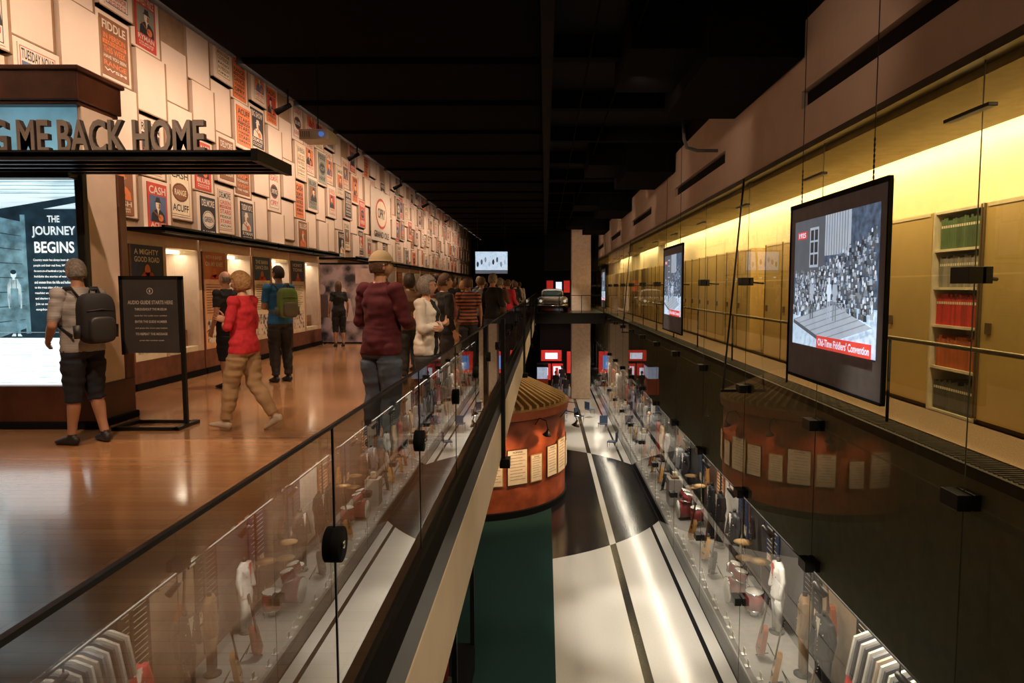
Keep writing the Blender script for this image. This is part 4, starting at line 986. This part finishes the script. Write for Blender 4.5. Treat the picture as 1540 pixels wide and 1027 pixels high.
crowd = [(-1.42, 9.6, -60, 1.7, blackc, dkpant, hairBr, 0), (-2.1, 10.6, 20, 1.72, bj, dkpant, hairD, 1), (-1.75, 11.6, 10, 1.66, rose, denim, hairB, 1),
         (-1.42, 12.6, 5, 1.68, ostripe, dkpant, hairBr, 0), (-1.05, 13.6, -40, 1.78, blackc, denim, hairG, 0), (-2.3, 14.4, 30, 1.78, dkpant, khaki, hairD, 0), (-1.45, 15.6, -20, 1.74, gt, navyc, hairBr, 0),
         (-2.9, 17.5, 60, 1.7, blackc, denim, hairD, 1), (-1.05, 19.2, -30, 1.72, redc, navyc, hairBr, 0), (-1.8, 18.6, 10, 1.8, navyc, dkpant, hairG, 0), (-2.4, 21, 0, 1.68, whitec, denim, hairBr, 1),
         (-1.4, 22.5, -20, 1.76, blackc, khaki, hairD, 0), (-3.2, 24, 40, 1.74, bluec, dkpant, hairBr, 0), (-1.9, 26, 0, 1.7, bj, denim, hairD, 1), (-1.3, 28, -10, 1.8, navyc, denim, hairG, 0), (-2.6, 30, 10, 1.72, blackc, khaki, hairBr, 0), (-2.0, 34, 10, 1.75, redc, navyc, hairD, 0), (-3.6, 27, 50, 1.7, blackc, denim, hairBr, 1), (-1.2, 32, 0, 1.74, whitec, dkpant, hairD, 0),
         (-2.45, 12.2, 40, 1.70, gt, denim, hairBr, 0), (-1.9, 13.6, -15, 1.76, navyc, khaki, hairD, 0), (-2.0, 16.6, 10, 1.66, blackc, denim, hairB, 1), (-1.15, 17.3, -30, 1.74, bj, dkpant, hairG, 0), (-2.6, 19.3, 20, 1.72, rose, dkpant, hairBr, 1), (-1.6, 20.6, 0, 1.78, gt, khaki, hairD, 0), (-3.4, 20.2, 60, 1.75, navyc, denim, hairBr, 0), (-1.1, 25, -20, 1.72, blackc, denim, hairBr, 1), (-2.5, 26.5, 0, 1.74, ostripe, navyc, hairD, 0)]
nm = ['man_visitor', 'woman_visitor']
for i, (x, y, h, H, t, bt, hr, f) in enumerate(crowd):
    ps = [{}, dict(er=(.24, .03, 1.14), wr=(.1, .25, 1.15)), dict(el=(-.24, .03, 1.14), wl=(-.1, .24, 1.2), er=(.24, 0, 1.14), wr=(.2, .2, 1.05))][i % 3]
    person(nm[f], x, y, h, H, ps, t, .7 if i % 2 else 1.8, bt, 1.9, shoeK, skinB if i % 2 else skinA, hr, 'bob' if f else 'short', fem=bool(f), vox=.02, hem=.88)
for x, y, h in ((.7, 45.2, 160), (1.3, 43, 20), (1.2, 48.5, 0)):
    person('man_visitor', x, y, h, 1.75, {}, blackc, .8, denim, 1.9, shoeK, skinA, hairD, vox=.025, z=ZL)

# ------------------------------------------------------------ lights
def area(loc, rot, sx, sy, W, col):
    l = bpy.data.lights.new('a', 'AREA'); l.shape = 'RECTANGLE'; l.size = sx; l.size_y = sy; l.energy = W; l.color = col
    o = bpy.data.objects.new('light_area', l); o.location = loc; o.rotation_euler = [math.radians(r) for r in rot]; scene.collection.objects.link(o); return o
def areaT(loc, to, L, wd, W, col):
    o = area(loc, (0, 0, 0), wd, L, W, col); d = V(to)-V(loc); o.rotation_euler = (0, math.atan2(-d.x, -d.z), 0); return o
def spot(loc, to, W, col, ang=50, blend=.6, r=.06):
    l = bpy.data.lights.new('s', 'SPOT'); l.energy = W; l.color = col; l.spot_size = math.radians(ang); l.spot_blend = blend; l.shadow_soft_size = r
    o = bpy.data.objects.new('light_spot', l); o.location = loc; o.rotation_euler = (V(to)-V(loc)).to_track_quat('-Z', 'Y').to_euler(); scene.collection.objects.link(o); return o
warm = (1, .66, .42); neut = (1, .88, .74)
for y in np.arange(6, 54, 4.0):
    areaT((-4.75, y, 4.98), (-6.7, 0, 4.1), 3.9, .12, 66 if y < 22 else 44, (1, .67, .47))
for y in np.arange(7.5, 40, 4.2): spot((-3.4, y, 4.9), (-6.6, y+.3, 3.6), 150, (1, .68, .48), 70, .9)
for y in (6, 9, 12, 15, 18.5, 22, 26, 31, 37):
    spot((-2.9, y, 4.95), (-2.9+random.uniform(-.6, .6), y+.5, 0), 560, warm, 66, .8)
for y in (10.5, 13.5, 17, 22, 28): spot((-3.6, y, 4.9), (-5.9, y+.4, 1.2), 420, warm, 50, .8)
spot((-3.2, 3.2, 4.9), (-4.4, 6.8, 1.2), 620, warm, 48, .8)
spot((-2.2, 6.2, 4.9), (-4.8, 7.45, 1.9), 420, (1, .7, .5), 48, .8)
spot((-1.0, 3.6, 4.9), (-1.7, 6.8, 1.0), 420, warm, 50, .8)
for y in (10.8, 12.9, 15.0, 17.0): area((-6.2, y+.4, 2.05), (0, 0, 0), .2, .9, 7, (1, .85, .65))
# archive cove + downlights
for y in (2, 8, 14, 20, 26, 34, 44): areaT((5.02, y+1, 3.42), (5.26, 0, 2.7), 6.0, .10, 75, (1, .82, .50))
for y in (2, 8, 14, 20, 28, 38, 48): areaT((4.1, y+1, 3.24), (4.7, 0, .9), 6.0, .12, 75, (1, .76, .38))
# lower exhibits
for y in np.arange(5, 52, 3.4):
    areaT((3.82, y, -2.42), (4.7, 0, -4.6), 3.0, .12, 75, neut)
    spot((4.0, y+1, -2.6), (4.6, y+1.1, ZL+.3), 330, (1, .93, .84), 60, .6)
# aisle floor pools
for y in (6.5, 10.5, 14, 28, 32, 37): spot((2.6, y, 4.6), (2.2, y+.3, ZL), 3400, (1, .91, .78), 25, .8)
for y in (17.5, 21, 24.5): spot((2.4, y, 4.6), (2.2, y, ZL), 1500, (1, .93, .82), 28, .7)
# balcony fascia and right wall
for y in (3, 7, 12, 18, 25, 33): spot((1.6, y-1.5, 4.7), (-.6, y+.5, -.5), 420, (1, .8, .6), 42, .9)
for y in np.arange(3, 50, 5): spot((1.3, y-2, 4.7), (3.5, y+1.5, 3.9), 55, (1, .7, .52), 85, .9)
for a in (-95, -70, -45, -20, 5, 30):
    r = math.radians(a); o = V((-2.5+4.3*math.cos(r), 24+4.3*math.sin(r), -2.9)); t = V((-2.5+3.2*math.cos(r), 24+3.2*math.sin(r), -4.3)); spot(o, t, 110, (1, .62, .34), 95, .9)
spot((1.5, 20, 4.4), (-1.3, 24, -2.2), 800, (1, .78, .5), 30, .8)
spot((.55, 40.3, 4.7), (.45, 43, .6), 1100, (1, .85, .7), 50)
spot((1.2, 46, -1.2), (.6, 50, -4.5), 260, (1, .5, .4), 90)
spot((.8, 36, -1.5), (2.4, 44.3, -3), 500, warm, 80); spot((.8, 37, 4.0), (2.4, 44.3, 2), 200, warm, 60)
spot((-1.5, 10.2, -1.2), (-1.75, 11.3, -4.4), 90, warm, 60)
spot((-.2, 16, -1.2), (-.3, 17, ZL), 160, neut, 80); spot((-.2, 10, -1.2), (-.3, 11, ZL), 120, neut, 80)
w = bpy.data.worlds.new('World'); scene.world = w; w.use_nodes = True; w.node_tree.nodes['Background'].inputs[0].default_value = (.9, .75, .6, 1); w.node_tree.nodes['Background'].inputs[1].default_value = .02
# ------------------------------------------------------------ camera
cam = bpy.data.cameras.new('Camera'); co = bpy.data.objects.new('Camera', cam); scene.collection.objects.link(co)
co.location = (0, 0, 1.5); co.rotation_euler = (math.radians(90-4.54), 0, 0)
cam.lens = 24; cam.sensor_width = 36; cam.shift_x = -50/1540; cam.clip_start = .05; cam.clip_end = 200
scene.camera = co
scene.view_settings.view_transform = 'Standard'
